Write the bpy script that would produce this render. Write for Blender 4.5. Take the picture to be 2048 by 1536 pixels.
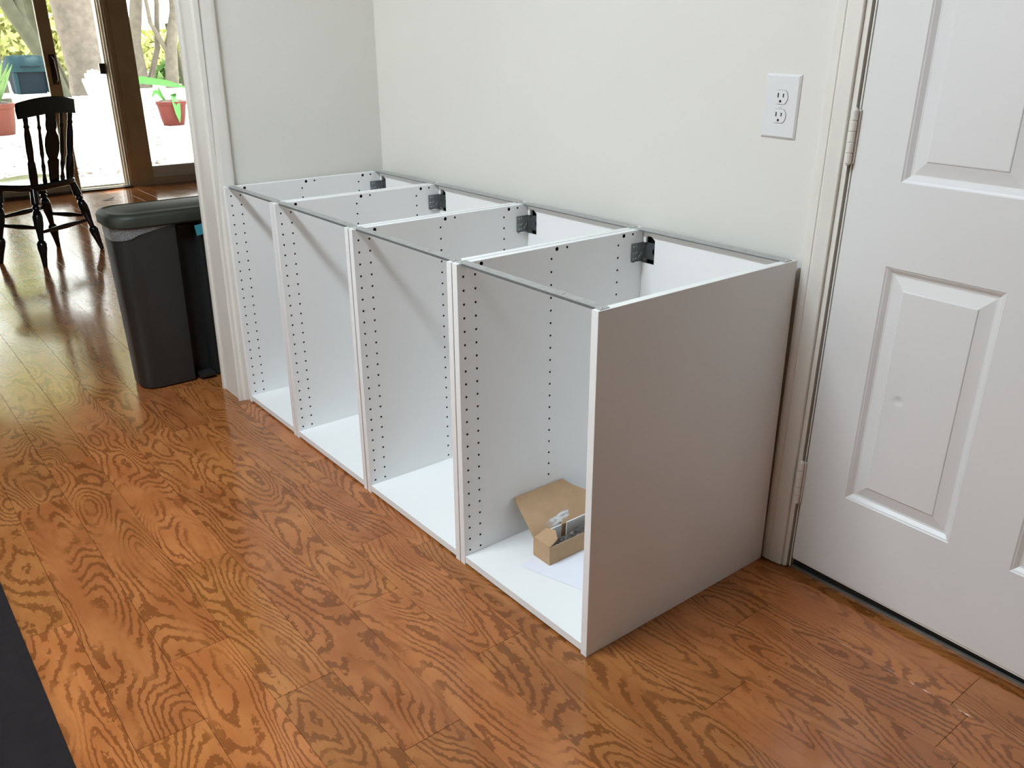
import bpy, bmesh, math, random
from mathutils import Vector, Matrix
from mathutils.geometry import delaunay_2d_cdt

# ------------------------------------------------------------------ scene, camera, light
for o in list(bpy.data.objects):
    bpy.data.objects.remove(o)
sc = bpy.context.scene
COL = sc.collection
PI = math.pi
random.seed(7)

cam_d = bpy.data.cameras.new('camera')
cam_d.sensor_fit = 'HORIZONTAL'
cam_d.sensor_width = 36.0
cam_d.lens = 36.0 * 1715.74 / 2048.0
cam_d.clip_start = 0.02
cam_d.clip_end = 400
cam = bpy.data.objects.new('camera', cam_d)
COL.objects.link(cam)
cam.location = (1.05044, -1.0287, 1.21695)
cam.rotation_euler = (1.1855, 0.00364, 0.89959)
sc.camera = cam

sc.view_settings.view_transform = 'Standard'
sc.view_settings.look = 'None'
sc.view_settings.gamma = 1.0
sc.view_settings.use_curve_mapping = False
sc.view_settings.exposure = 0.0
sc.cycles.use_denoising = True
sc.cycles.use_adaptive_sampling = True
sc.cycles.adaptive_threshold = 0.02
sc.cycles.max_bounces = 7
sc.cycles.diffuse_bounces = 4
sc.cycles.glossy_bounces = 3
sc.cycles.transparent_max_bounces = 8
sc.cycles.caustics_reflective = False
sc.cycles.caustics_refractive = False
sc.cycles.sample_clamp_indirect = 6.0

WORLD = 6.0
world = bpy.data.worlds.new('sky')
sc.world = world
world.use_nodes = True
wn = world.node_tree
wn.nodes.clear()
w_out = wn.nodes.new('ShaderNodeOutputWorld')
w_bg = wn.nodes.new('ShaderNodeBackground')
w_tc = wn.nodes.new('ShaderNodeTexCoord')
w_sep = wn.nodes.new('ShaderNodeSeparateXYZ')
w_ramp = wn.nodes.new('ShaderNodeValToRGB')
wn.links.new(w_tc.outputs['Generated'], w_sep.inputs[0])
wn.links.new(w_sep.outputs['Z'], w_ramp.inputs[0])
w_ramp.color_ramp.elements[0].position = 0.0
w_ramp.color_ramp.elements[0].color = (1.0, 0.99, 0.93, 1)
w_ramp.color_ramp.elements[1].position = 1.0
w_ramp.color_ramp.elements[1].color = (0.80, 0.90, 1.0, 1)
wn.links.new(w_ramp.outputs[0], w_bg.inputs['Color'])
w_bg.inputs['Strength'].default_value = WORLD
wn.links.new(w_bg.outputs[0], w_out.inputs[0])


def light(name, kind, loc, rot, energy, color=(1, 1, 1), **kw):
    d = bpy.data.lights.new(name, kind)
    d.energy = energy
    d.color = color
    for k, v in kw.items():
        setattr(d, k, v)
    o = bpy.data.objects.new(name, d)
    o.location = loc
    o.rotation_euler = rot
    COL.objects.link(o)
    return o


# sun high over the garden, dappled by the trees
light('sun', 'SUN', (-9, 1, 8), (0, math.radians(-20), math.radians(-12)), 14.0, (1.0, 0.93, 0.80), angle=0.012)
# daylight entering through the kitchen window behind the camera (fills the opening in wall_front)
light('kitchen_window_daylight', 'AREA', (-0.75, -3.36, 1.55), (math.radians(90), 0, 0), 3.5,
      (0.93, 0.99, 1.0), shape='RECTANGLE', size=1.7, size_y=1.1)
# portal in the patio door opening
pl = light('patio_portal', 'AREA', (-7.16, 0.75, 1.05), (0, math.radians(-90), 0), 1.0, shape='RECTANGLE', size=2.0, size_y=4.0)
pl.data.cycles.is_portal = True

TH = 0.01417            # the house trim leans this much against the cabinets' level


# ------------------------------------------------------------------ helpers
def new_bm():
    return bmesh.new()


def box(bm, x0, x1, y0, y1, z0, z1):
    vs = [bm.verts.new(p) for p in ((x0, y0, z0), (x1, y0, z0), (x1, y1, z0), (x0, y1, z0),
                                    (x0, y0, z1), (x1, y0, z1), (x1, y1, z1), (x0, y1, z1))]
    for f in ((0, 3, 2, 1), (4, 5, 6, 7), (0, 1, 5, 4), (1, 2, 6, 5), (2, 3, 7, 6), (3, 0, 4, 7)):
        bm.faces.new([vs[i] for i in f])
    return vs


def frame_of(d):
    d = d.normalized()
    a = Vector((0, 0, 1)) if abs(d.z) < 0.9 else Vector((1, 0, 0))
    u = d.cross(a).normalized()
    v = d.cross(u).normalized()
    return u, v


def lathe(bm, p0, p1, prof, n=14, cap=True):
    """turned piece from p0 to p1; prof = [(t, radius)]"""
    p0, p1 = Vector(p0), Vector(p1)
    d = p1 - p0
    u, v = frame_of(d)
    rings = []
    for t, r in prof:
        c = p0 + d * t
        rings.append([bm.verts.new(c + (u * math.cos(2 * PI * k / n) + v * math.sin(2 * PI * k / n)) * r) for k in range(n)])
    for a, b in zip(rings, rings[1:]):
        for k in range(n):
            bm.faces.new((a[k], a[(k + 1) % n], b[(k + 1) % n], b[k]))
    if cap:
        bm.faces.new(rings[0][::-1])
        bm.faces.new(rings[-1])


def cyl(bm, p0, p1, r, n=16, r1=None):
    lathe(bm, p0, p1, [(0, r), (1, r if r1 is None else r1)], n)


def tube(bm, pts, rads, n=10):
    """bent tapering tube through points"""
    pts = [Vector(p) for p in pts]
    rings = []
    u = None
    for i, p in enumerate(pts):
        d = (pts[min(i + 1, len(pts) - 1)] - pts[max(i - 1, 0)]).normalized()
        if u is None:
            u, v = frame_of(d)
        else:
            u = (u - d * u.dot(d)).normalized()
            v = d.cross(u)
        rings.append([bm.verts.new(p + (u * math.cos(2 * PI * k / n) + v * math.sin(2 * PI * k / n)) * rads[i]) for k in range(n)])
    for a, b in zip(rings, rings[1:]):
        for k in range(n):
            bm.faces.new((a[k], a[(k + 1) % n], b[(k + 1) % n], b[k]))
    bm.faces.new(rings[0][::-1])
    bm.faces.new(rings[-1])


def loft(bm, sections, cap0=True, cap1=True):
    """closed rings of equal length"""
    rings = [[bm.verts.new(p) for p in s] for s in sections]
    n = len(rings[0])
    for a, b in zip(rings, rings[1:]):
        for k in range(n):
            bm.faces.new((a[k], a[(k + 1) % n], b[(k + 1) % n], b[k]))
    if cap0:
        bm.faces.new(rings[0][::-1])
    if cap1:
        bm.faces.new(rings[-1])


def prism(bm, poly, axis, a0, a1):
    """extrude a 2D polygon along an axis: 'x' -> poly is (y,z); 'y' -> (x,z); 'z' -> (x,y)"""
    def P(p, a):
        return {'x': (a, p[0], p[1]), 'y': (p[0], a, p[1]), 'z': (p[0], p[1], a)}[axis]
    A = [bm.verts.new(P(p, a0)) for p in poly]
    B = [bm.verts.new(P(p, a1)) for p in poly]
    n = len(poly)
    bm.faces.new(A)
    bm.faces.new(B[::-1])
    for k in range(n):
        bm.faces.new((A[k], B[k], B[(k + 1) % n], A[(k + 1) % n]))


def mesh_of(name, bm, mats, bevel=0.0, seg=2, smooth=False):
    if bevel > 0:
        eds = [e for e in bm.edges if len(e.link_faces) == 2 and e.calc_face_angle(0) > 0.6]
        bmesh.ops.bevel(bm, geom=eds, offset=bevel, segments=seg, profile=0.6, affect='EDGES', clamp_overlap=True)
    bmesh.ops.recalc_face_normals(bm, faces=bm.faces)
    me = bpy.data.meshes.new(name)
    bm.to_mesh(me)
    bm.free()
    for m in (mats if isinstance(mats, (list, tuple)) else [mats]):
        me.materials.append(m)
    if smooth:
        for p in me.polygons:
            p.use_smooth = True
        try:
            me.set_sharp_from_angle(angle=math.radians(40))
        except Exception:
            pass
    return me


def link(name, me, parent=None, loc=(0, 0, 0), rot=(0, 0, 0)):
    o = bpy.data.objects.new(name, me)
    COL.objects.link(o)
    o.location = loc
    o.rotation_euler = rot
    if parent is not None:
        o.parent = parent
    return o


def obj(name, bm, mats, parent=None, bevel=0.0, seg=2, smooth=False, loc=(0, 0, 0), rot=(0, 0, 0)):
    return link(name, mesh_of(name, bm, mats, bevel, seg, smooth), parent, loc, rot)


def empty(name, loc=(0, 0, 0), rot=(0, 0, 0)):
    o = bpy.data.objects.new(name, None)
    o.empty_display_size = 0.05
    COL.objects.link(o)
    o.location = loc
    o.rotation_euler = rot
    return o


def tag(o, label, cat=None, group=None, kind=None):
    o['label'] = label
    if cat:
        o['category'] = cat
    if group:
        o['group'] = group
    if kind:
        o['kind'] = kind
    return o


def structure(o, label=None):
    o['kind'] = 'structure'
    if label:
        o['label'] = label
    return o


# ------------------------------------------------------------------ materials
def srgb(r, g, b):
    f = lambda c: (c / 255 / 12.92) if c / 255 <= 0.04045 else ((c / 255 + 0.055) / 1.055) ** 2.4
    return (f(r), f(g), f(b), 1.0)


class N:
    def __init__(self, mat):
        self.t = mat.node_tree
        self.bsdf = self.t.nodes['Principled BSDF']
        self.out = self.t.nodes['Material Output']

    def __call__(self, kind, **kw):
        n = self.t.nodes.new(kind)
        for k, v in kw.items():
            setattr(n, k, v)
        return n

    def l(self, a, b):
        self.t.links.new(a, b)

    def math(self, op, a, b=None, c=None):
        n = self.t.nodes.new('ShaderNodeMath')
        n.operation = op
        for i, v in enumerate((a, b, c)):
            if v is None:
                continue
            if hasattr(v, 'is_linked') or isinstance(v, bpy.types.NodeSocket):
                self.l(v, n.inputs[i])
            else:
                n.inputs[i].default_value = v
        return n.outputs[0]


def material(name, color, rough=0.5, metal=0.0, var=0.04, scale=6.0, bump=0.0, bscale=200.0, spec=0.5, coat=0.0):
    m = bpy.data.materials.new(name)
    m.use_nodes = True
    n = N(m)
    b = n.bsdf
    b.inputs['Roughness'].default_value = rough
    b.inputs['Metallic'].default_value = metal
    b.inputs['Specular IOR Level'].default_value = spec
    if coat:
        b.inputs['Coat Weight'].default_value = coat
        b.inputs['Coat Roughness'].default_value = 0.08
    tc = n('ShaderNodeTexCoord')
    nz = n('ShaderNodeTexNoise')
    nz.inputs['Scale'].default_value = scale
    nz.inputs['Detail'].default_value = 3
    n.l(tc.outputs['Object'], nz.inputs['Vector'])
    mr = n('ShaderNodeMapRange')
    mr.inputs['From Min'].default_value = 0.3
    mr.inputs['From Max'].default_value = 0.7
    mr.inputs['To Min'].default_value = 1 - var
    mr.inputs['To Max'].default_value = 1 + var
    n.l(nz.outputs['Fac'], mr.inputs['Value'])
    vm = n('ShaderNodeVectorMath', operation='SCALE')
    vm.inputs[0].default_value = color[:3]
    n.l(mr.outputs[0], vm.inputs['Scale'])
    n.l(vm.outputs[0], b.inputs['Base Color'])
    if bump > 0:
        n2 = n('ShaderNodeTexNoise')
        n2.inputs['Scale'].default_value = bscale
        n2.inputs['Detail'].default_value = 2
        n.l(tc.outputs['Object'], n2.inputs['Vector'])
        bp = n('ShaderNodeBump')
        bp.inputs['Strength'].default_value = bump
        bp.inputs['Distance'].default_value = 0.002
        n.l(n2.outputs['Fac'], bp.inputs['Height'])
        n.l(bp.outputs[0], b.inputs['Normal'])
    return m


M = {}
M['wall'] = material('wall_paint', (0.765, 0.745, 0.69, 1), 0.55, var=0.012, scale=3, bump=0.12, bscale=90)
M['ceiling'] = material('ceiling_paint', (0.55, 0.55, 0.53, 1), 0.8, var=0.01)
M['kwall'] = material('dark_unseen_wall', (0.24, 0.20, 0.15, 1), 0.6, var=0.1, scale=4)  # unseen walls coloured dark to cut the light they bounce back
M['dark_ceiling'] = material('darkened_ceiling', (0.20, 0.15, 0.10, 1), 0.7, var=0.15, scale=5)  # unseen ceiling coloured dark so the floor reflects less of it
M['dwall'] = material('dining_wall_paint', (0.38, 0.36, 0.30, 1), 0.6, var=0.02, bump=0.1, bscale=90)
M['trim'] = material('trim_paint', (0.80, 0.775, 0.72, 1), 0.35, var=0.02, scale=14, bump=0.15, bscale=60)
M['melamine'] = material('white_melamine', (0.86, 0.865, 0.86, 1), 0.38, var=0.006, scale=4)
M['chip'] = material('shaded_chipboard', (0.045, 0.036, 0.026, 1), 0.9, var=0.2, scale=60)  # chipboard inside the drilled holes, darkened to stand for their shade
M['zinc'] = material('zinc_plated_steel', (0.45, 0.46, 0.45, 1), 0.45, metal=0.45, var=0.10, scale=60, bump=0.05, bscale=120)
M['zinc_dark'] = material('bracket_steel', (0.19, 0.21, 0.215, 1), 0.40, metal=0.35, var=0.12, scale=80)
M['bright_zinc'] = material('bright_steel', (0.78, 0.80, 0.80, 1), 0.22, metal=1.0, var=0.05)
M['plate'] = material('outlet_plastic', (0.77, 0.77, 0.775, 1), 0.3, var=0.005)
M['slot'] = material('slot_black', (0.012, 0.012, 0.012, 1), 0.6, var=0.1)
M['black_rubber'] = material('door_sweep_rubber', (0.016, 0.015, 0.013, 1), 0.7, var=0.2)
M['alu'] = material('threshold_metal', (0.33, 0.33, 0.31, 1), 0.4, metal=0.7, var=0.15, scale=30)
M['card'] = material('corrugated_cardboard', srgb(180, 148, 114), 0.8, var=0.06, scale=26, bump=0.1, bscale=260)
M['paper'] = material('instruction_paper', (0.80, 0.82, 0.90, 1), 0.6, var=0.02)
M['white_plastic'] = material('white_plastic', (0.85, 0.85, 0.84, 1), 0.35, var=0.02)
M['bin'] = material('bin_plastic', (0.020, 0.0215, 0.021, 1), 0.42, var=0.08, scale=9, bump=0.1, bscale=400)
M['bin_lid'] = material('bin_lid_plastic', (0.026, 0.030, 0.020, 1), 0.52, var=0.08, scale=9, bump=0.1, bscale=400)
M['teal_note'] = material('teal_paper', srgb(60, 148, 165), 0.7, var=0.04)
M['black_wood'] = material('black_lacquered_wood', (0.006, 0.006, 0.008, 1), 0.16, var=0.2, scale=20, coat=0.4)
M['mat'] = material('dark_floor_mat', (0.016, 0.012, 0.013, 1), 0.9, var=0.12, scale=40, bump=0.3, bscale=500, spec=0.15)
M['patio_frame'] = material('painted_door_frame', srgb(208, 200, 186), 0.5, var=0.06, scale=8)
M['patio_post'] = material('tan_post_paint', srgb(198, 188, 166), 0.55, var=0.06, scale=8)
M['alu_white'] = material('white_aluminium_sill', (0.80, 0.83, 0.83, 1), 0.4, metal=0.0, var=0.04)
M['dark_handle'] = material('handle_black', (0.015, 0.013, 0.011, 1), 0.4, var=0.1)
M['handle_wood'] = material('handle_dark_wood', (0.055, 0.042, 0.030, 1), 0.45, var=0.15, scale=20)
M['terracotta'] = material('red_glazed_clay', srgb(92, 42, 38), 0.7, spec=0.2, var=0.12, scale=9)
M['terracotta2'] = material('terracotta_clay', srgb(96, 52, 44), 0.8, spec=0.2, var=0.10, scale=9)
M['soil'] = material('potting_soil', (0.05, 0.035, 0.025, 1), 0.95, var=0.3, scale=40)
M['leaf_bright'] = material('bright_green_leaf', srgb(70, 132, 58), 0.5, var=0.12, scale=12)
M['leaf_pale'] = material('pale_green_leaf', srgb(96, 128, 74), 0.5, var=0.12, scale=12)
M['leaf_tree'] = material('tree_leaf', srgb(172, 176, 112), 0.6, var=0.2, scale=1.2)
M['leaf_dark'] = material('shade_leaf', srgb(120, 138, 70), 0.6, var=0.2, scale=1.2)
M['bark'] = material('grey_bark', srgb(104, 97, 88), 0.9, var=0.22, scale=5, bump=0.8, bscale=14)
M['bark_green'] = material('mossy_bark', srgb(76, 76, 60), 0.9, var=0.2, scale=5, bump=0.6, bscale=14)
M['white_paint'] = material('white_outdoor_paint', (0.78, 0.78, 0.78, 1), 0.5, var=0.03)
M['teal_metal'] = material('teal_enamel', srgb(22, 48, 54), 0.7, spec=0.2, var=0.12, scale=6)
M['dark_teal'] = material('dark_teal_enamel', srgb(9, 24, 34), 0.7, spec=0.2, var=0.12, scale=6)
M['fence'] = material('weathered_fence_wood', srgb(168, 150, 120), 0.85, var=0.15, scale=4)
M['ground'] = material('pale_gravel_patio', srgb(206, 200, 188), 0.9, var=0.10, scale=1.2, bump=0.3, bscale=30)
M['litter'] = material('dry_leaf_brown', srgb(58, 44, 33), 0.8, var=0.3, scale=3)
M['lamp_metal'] = material('lamp_base_metal', (0.6, 0.6, 0.6, 1), 0.4, metal=0.6)


def mixed_clear(name, tint, opacity, rough=0.02):
    """thin clear sheet: see-through with a fresnel sheen and a little haze"""
    m = bpy.data.materials.new(name)
    m.use_nodes = True
    n = N(m)
    n.t.nodes.remove(n.bsdf)
    tr = n('ShaderNodeBsdfTransparent')
    tr.inputs[0].default_value = tint
    gl = n('ShaderNodeBsdfGlossy')
    gl.inputs['Roughness'].default_value = rough
    fr = n('ShaderNodeFresnel')
    fr.inputs['IOR'].default_value = 1.45
    mx = n('ShaderNodeMixShader')
    n.l(fr.outputs[0], mx.inputs[0])
    n.l(tr.outputs[0], mx.inputs[1])
    n.l(gl.outputs[0], mx.inputs[2])
    last = mx
    if opacity > 0:
        df = n('ShaderNodeBsdfDiffuse')
        df.inputs[0].default_value = (0.75, 0.77, 0.78, 1)
        nz = n('ShaderNodeTexNoise')
        nz.inputs['Scale'].default_value = 45
        ml = n.math('MULTIPLY', nz.outputs['Fac'], opacity * 2)
        m2 = n('ShaderNodeMixShader')
        n.l(ml, m2.inputs[0])
        n.l(mx.outputs[0], m2.inputs[1])
        n.l(df.outputs[0], m2.inputs[2])
        last = m2
    n.l(last.outputs[0], n.out.inputs['Surface'])
    return m


M['glass'] = mixed_clear('window_glass', (0.97, 0.985, 0.975, 1), 0.0)
M['liner'] = mixed_clear('bin_liner_film', (0.80, 0.80, 0.80, 1), 0.22, 0.15)
M['bag'] = mixed_clear('clear_bag_film', (0.86, 0.87, 0.88, 1), 0.05, 0.25)


def emissive(name, col, s):
    m = bpy.data.materials.new(name)
    m.use_nodes = True
    b = m.node_tree.nodes['Principled BSDF']
    b.inputs['Base Color'].default_value = (0.9, 0.9, 0.9, 1)
    b.inputs['Emission Color'].default_value = col
    b.inputs['Emission Strength'].default_value = s
    return m


def door_paint():
    m = material('door_paint', (0.79, 0.785, 0.78, 1), 0.36, var=0.008, scale=5, bump=0.04, bscale=50)
    n = N(m)
    # the small dent in the lower panel: fine relief
    tc = n('ShaderNodeTexCoord')
    sub = n('ShaderNodeVectorMath', operation='SUBTRACT')
    sub.inputs[1].default_value = (0.255, 0.623, 0.512)
    n.l(tc.outputs['Object'], sub.inputs[0])
    ln = n('ShaderNodeVectorMath', operation='LENGTH')
    n.l(sub.outputs[0], ln.inputs[0])
    mr = n('ShaderNodeMapRange')
    mr.interpolation_type = 'SMOOTHSTEP'
    mr.inputs['From Min'].default_value = 0.0
    mr.inputs['From Max'].default_value = 0.014
    n.l(ln.outputs['Value'], mr.inputs['Value'])
    bp = n('ShaderNodeBump')
    bp.inputs['Strength'].default_value = 0.7
    bp.inputs['Distance'].default_value = 0.003
    n.l(mr.outputs[0], bp.inputs['Height'])
    old = n.bsdf.inputs['Normal'].links[0].from_socket
    n.l(old, bp.inputs['Normal'])
    n.l(bp.outputs[0], n.bsdf.inputs['Normal'])
    return m


M['door'] = door_paint()


def oak():
    m = bpy.data.materials.new('stained_oak_floor')
    m.use_nodes = True
    n = N(m)
    b = n.bsdf
    geo = n('ShaderNodeNewGeometry')
    oi = n('ShaderNodeObjectInfo')
    sep = n('ShaderNodeSeparateXYZ')
    n.l(geo.outputs['Position'], sep.inputs[0])
    rnd = oi.outputs['Random']
    r2 = n.math('FRACT', n.math('MULTIPLY', rnd, 37.7))
    X, Y = sep.outputs['X'], sep.outputs['Y']

    def vec(sx, sy, ox, oz):
        c = n('ShaderNodeCombineXYZ')
        n.l(n.math('ADD', n.math('MULTIPLY', X, sx), n.math('MULTIPLY', rnd, ox)), c.inputs[0])
        n.l(n.math('MULTIPLY', Y, sy), c.inputs[1])
        n.l(n.math('MULTIPLY', rnd, oz), c.inputs[2])
        return c.outputs[0]

    def noise(v, detail=2.0, rough=0.5, dist=0.0):
        t = n('ShaderNodeTexNoise')
        t.inputs['Scale'].default_value = 1.0
        t.inputs['Detail'].default_value = detail
        t.inputs['Roughness'].default_value = rough
        t.inputs['Distortion'].default_value = dist
        n.l(v, t.inputs['Vector'])
        return t.outputs['Fac']

    def smooth(v, a, bb, lo=0.0, hi=1.0):
        r = n('ShaderNodeMapRange')
        r.interpolation_type = 'SMOOTHSTEP'
        r.inputs['From Min'].default_value = a
        r.inputs['From Max'].default_value = bb
        r.inputs['To Min'].default_value = lo
        r.inputs['To Max'].default_value = hi
        n.l(v, r.inputs['Value'])
        return r.outputs[0]

    # growth-ring contours: contour lines of a field stretched along the board
    field = noise(vec(2.1, 8.0, 91.0, 53.0), 1.0, 0.4, 0.25)
    jag = noise(vec(55.0, 95.0, 13.0, 7.0), 2.0, 0.6)
    rings = n.math('ADD', n.math('MULTIPLY', field, 21.0), n.math('MULTIPLY', jag, 0.95))
    fr = n.math('FRACT', rings)
    tri = n.math('ABSOLUTE', n.math('SUBTRACT', fr, 0.5))            # 0 .. 0.5
    line = n.math('MULTIPLY', smooth(tri, 0.28, 0.35), smooth(noise(vec(3.0, 16.0, 29.0, 3.0), 2.0), 0.30, 0.52))
    # rays and pores
    pores = smooth(noise(vec(26.0, 520.0, 5.0, 5.0), 2.0, 0.6), 0.55, 0.78)
    streak = noise(vec(3.0, 60.0, 17.0, 11.0), 3.0, 0.55)
    mott = noise(vec(7.0, 11.0, 3.0, 19.0), 3.0, 0.5)

    def mix(f, a, c, kind='MIX'):
        x = n('ShaderNodeMix')
        x.data_type = 'RGBA'
        x.blend_type = kind
        if isinstance(f, float):
            x.inputs[0].default_value = f
        else:
            n.l(f, x.inputs[0])
        for s, v in ((x.inputs[6], a), (x.inputs[7], c)):
            if isinstance(v, tuple):
                s.default_value = v
            else:
                n.l(v, s)
        return x.outputs[2]

    A = (0.440, 0.165, 0.050, 1)
    Bc = (0.355, 0.120, 0.034, 1)
    D = (0.165, 0.050, 0.012, 1)
    base = mix(smooth(mott, 0.35, 0.65), A, Bc)
    base = mix(n.math('MULTIPLY', smooth(streak, 0.45, 0.72), 0.45), base, Bc)
    c1 = mix(n.math('MULTIPLY', line, 0.74), base, D)
    c2 = mix(n.math('MULTIPLY', pores, 0.25), c1, D)
    # board to board tone
    hs = n('ShaderNodeHueSaturation')
    n.l(c2, hs.inputs['Color'])
    n.l(smooth(r2, 0.0, 1.0, 0.86, 1.10), hs.inputs['Value'])
    n.l(smooth(rnd, 0.0, 1.0, 0.498, 0.503), hs.inputs['Hue'])
    n.l(hs.outputs[0], b.inputs['Base Color'])
    rr = n('ShaderNodeMapRange')
    rr.inputs['From Min'].default_value = 0.3
    rr.inputs['From Max'].default_value = 0.7
    rr.inputs['To Min'].default_value = 0.10
    rr.inputs['To Max'].default_value = 0.155
    n.l(noise(vec(3.0, 5.0, 1.0, 1.0), 3.0), rr.inputs['Value'])
    n.l(rr.outputs[0], b.inputs['Roughness'])
    bp = n('ShaderNodeBump')
    bp.inputs['Strength'].default_value = 0.06
    bp.inputs['Distance'].default_value = 0.001
    n.l(n.math('SUBTRACT', n.math('MULTIPLY', noise(vec(5.0, 9.0, 4.0, 2.0), 2.0), 3.0), pores), bp.inputs['Height'])
    n.l(bp.outputs[0], b.inputs['Normal'])
    return m


M['oak'] = oak()

# ------------------------------------------------------------------ the setting
YW = 0.620            # back wall plane
XL = -1.800           # left wall plane (kitchen side)
XP = -7.03            # patio wall plane (dining room side)
CEIL = 2.80

bm = new_bm()
box(bm, XP - 0.16, 3.4, -3.5, 2.8, -0.05, -0.0045)
floor = structure(obj('floor', bm, M['oak']), 'glossy red-brown oak plank floor')

# planks, each its own board, joints where the photograph shows them
PW = 0.1283
known = {0: [-0.151, -0.685, -1.068, -3.39], -1: [-0.461, -2.752], -2: [-0.0215, -2.416],
         -3: [-0.865, -0.295, -2.83, -1.87], -4: [-0.537, -2.128], 1: [-3.816], 2: [0.256], 4: [0.5825]}
rp = random.Random(11)


def plank_mesh(l, w):
    b = new_bm()
    c, h = 0.0004, 0.0042
    zt = [(-l / 2, -w / 2), (l / 2, -w / 2), (l / 2, w / 2), (-l / 2, w / 2)]
    sec = []
    for dz, ins in ((-h, 0.0), (-c, 0.0), (0.0, c)):
        sec.append([(x - math.copysign(ins, x), y - math.copysign(ins, y), dz) for x, y in zt])
    loft(b, sec, cap0=False)
    return mesh_of('plank', b, M['oak'])


for k in range(-8, 15):
    yb = -0.0525 + PW * k
    ya = yb - PW
    xr = 1.25 if yb < 0.50 else -1.95
    if 0.5 < yb < 0.62:
        xr = 1.25
    joints = sorted(known.get(k, []))
    xs = [XP + 0.01]
    targets = joints + [xr]
    cur = xs[0]
    for t in targets:
        while t - cur > 1.35:
            step = rp.uniform(0.42, 1.1)
            if t - cur - step < 0.3:
                break
            cur += step
            xs.append(cur)
        xs.append(t)
        cur = t
    yt = min(yb, 0.6285) if xr > 0 else yb
    if yt - ya < 0.02:
        continue
    g = 0.00035
    for a, c in zip(xs, xs[1:]):
        l, w = (c - a) - 2 * g, (yt - ya) - 2 * g
        link('plank', plank_mesh(l, w), floor, ((a + c) / 2, (ya + yt) / 2, 0.0))

# ceiling
bm = new_bm()
box(bm, -1.93, 3.4, -3.5, 0.75, CEIL, CEIL + 0.06)
structure(obj('ceiling', bm, M['ceiling']), 'pale ceiling above the kitchen')
bm = new_bm()
box(bm, XP - 0.16, -1.935, -3.5, 2.8, CEIL - 0.30, CEIL - 0.24)
structure(obj('ceiling_dining', bm, M['dark_ceiling']), 'dining room ceiling, darkened to dim its reflection in the floor')

# back wall with the door opening (x .060-.892, z 0-2.05)
bm = new_bm()
box(bm, XL - 0.135, 0.055, YW, YW + 0.13, -0.05, CEIL)
box(bm, 0.900, 3.4, YW, YW + 0.13, -0.05, CEIL)
box(bm, 0.055, 0.900, YW, YW + 0.13, 2.075, CEIL)
structure(obj('wall_back', bm, M['wall']), 'white kitchen wall behind the row of cabinets')

# dark box added behind the door to stop outside light leaking in
bm = new_bm()
box(bm, -0.30, 1.25, 1.30, 1.36, -0.05, 2.30)
box(bm, -0.36, -0.30, YW + 0.131, 1.36, -0.05, 2.30)
box(bm, 1.25, 1.31, YW + 0.131, 1.36, -0.05, 2.30)
box(bm, -0.36, 1.31, YW + 0.131, 1.36, 2.30, 2.36)
structure(obj('wall_light_block', bm, M['kwall']), 'dark walls added behind the door to keep outside light out')

# left wall: stub beside the cabinets, opening into the dining room, rest out of view
bm = new_bm()
box(bm, -1.930, XL, -0.012, YW, -0.05, CEIL)
box(bm, -1.930, XL, -3.5, -1.75, -0.05, CEIL)
box(bm, -1.930, XL, -1.75, -0.012, 2.06, CEIL)
structure(obj('wall_left', bm, M['wall']), 'short white wall at the left end of the cabinets')

bm = new_bm()
box(bm, 3.3, 3.42, -3.5, YW, -0.05, CEIL)
structure(obj('wall_right', bm, M['kwall']), 'kitchen wall out of view on the right')

# front wall behind the camera with the kitchen window opening
bm = new_bm()
box(bm, -1.93, -1.60, -3.42, -3.30, -0.05, CEIL)
box(bm, 0.10, 3.42, -3.42, -3.30, -0.05, CEIL)
box(bm, -1.60, 0.10, -3.42, -3.30, -0.05, 1.0)
box(bm, -1.60, 0.10, -3.42, -3.30, 2.1, CEIL)
structure(obj('wall_front', bm, M['kwall']), 'kitchen wall with a window, behind the camera')

w2 = structure(empty('window_2', (-0.75, -3.34, 1.0)), 'kitchen window behind the camera')
for x in (-0.82, -0.28, 0.28, 0.82):
    bm = new_bm()
    box(bm, x - 0.03, x + 0.03, -0.03, 0.03, 0.0, 1.1)
    obj('mullion', bm, M['trim'], w2, 0.003)
for z in (0.03, 0.55, 1.07):
    bm = new_bm()
    box(bm, -0.85, 0.85, -0.02, 0.02, z - 0.025, z + 0.025)
    obj('glazing_bar', bm, M['trim'], w2, 0.003)

# dining room shell
bm = new_bm()
box(bm, XP - 0.16, -1.93, 2.6, 2.72, -0.05, CEIL)
structure(obj('wall_dining_right', bm, M['dwall']), 'dining room wall beyond the kitchen wall')
bm = new_bm()
box(bm, XP - 0.16, -1.93, -3.5, -3.38, -0.05, CEIL)
structure(obj('wall_dining_left', bm, M['dwall']), 'dining room wall out of view on the left')
bm = new_bm()
box(bm, -1.99, -1.93, YW + 0.13, 2.6, -0.05, CEIL)
structure(obj('wall_dining_back', bm, M['dwall']), 'dining room side of the kitchen wall')
# patio wall: openings y -1.34..1.106 (sliding door) and 1.30..2.40 (fixed window)
bm = new_bm()
box(bm, XP - 0.14, XP, -3.5, -1.34, -0.05, CEIL)
box(bm, XP - 0.14, XP, 2.40, 2.72, -0.05, CEIL)
box(bm, XP - 0.14, XP, -1.34, 2.40, 2.06, CEIL)
structure(obj('wall_patio', bm, M['dwall']), 'dining room wall around the patio door')

# --- patio door and window
d2 = structure(empty('door_2', (XP, 0, 0)), 'sliding glass patio door standing partly open')


def member(name, x0, x1, y0, y1, z0, z1, m, par, bev=0.004):
    b = new_bm()
    box(b, x0, x1, y0, y1, z0, z1)
    return obj(name, b, m, par, bev)


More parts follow.
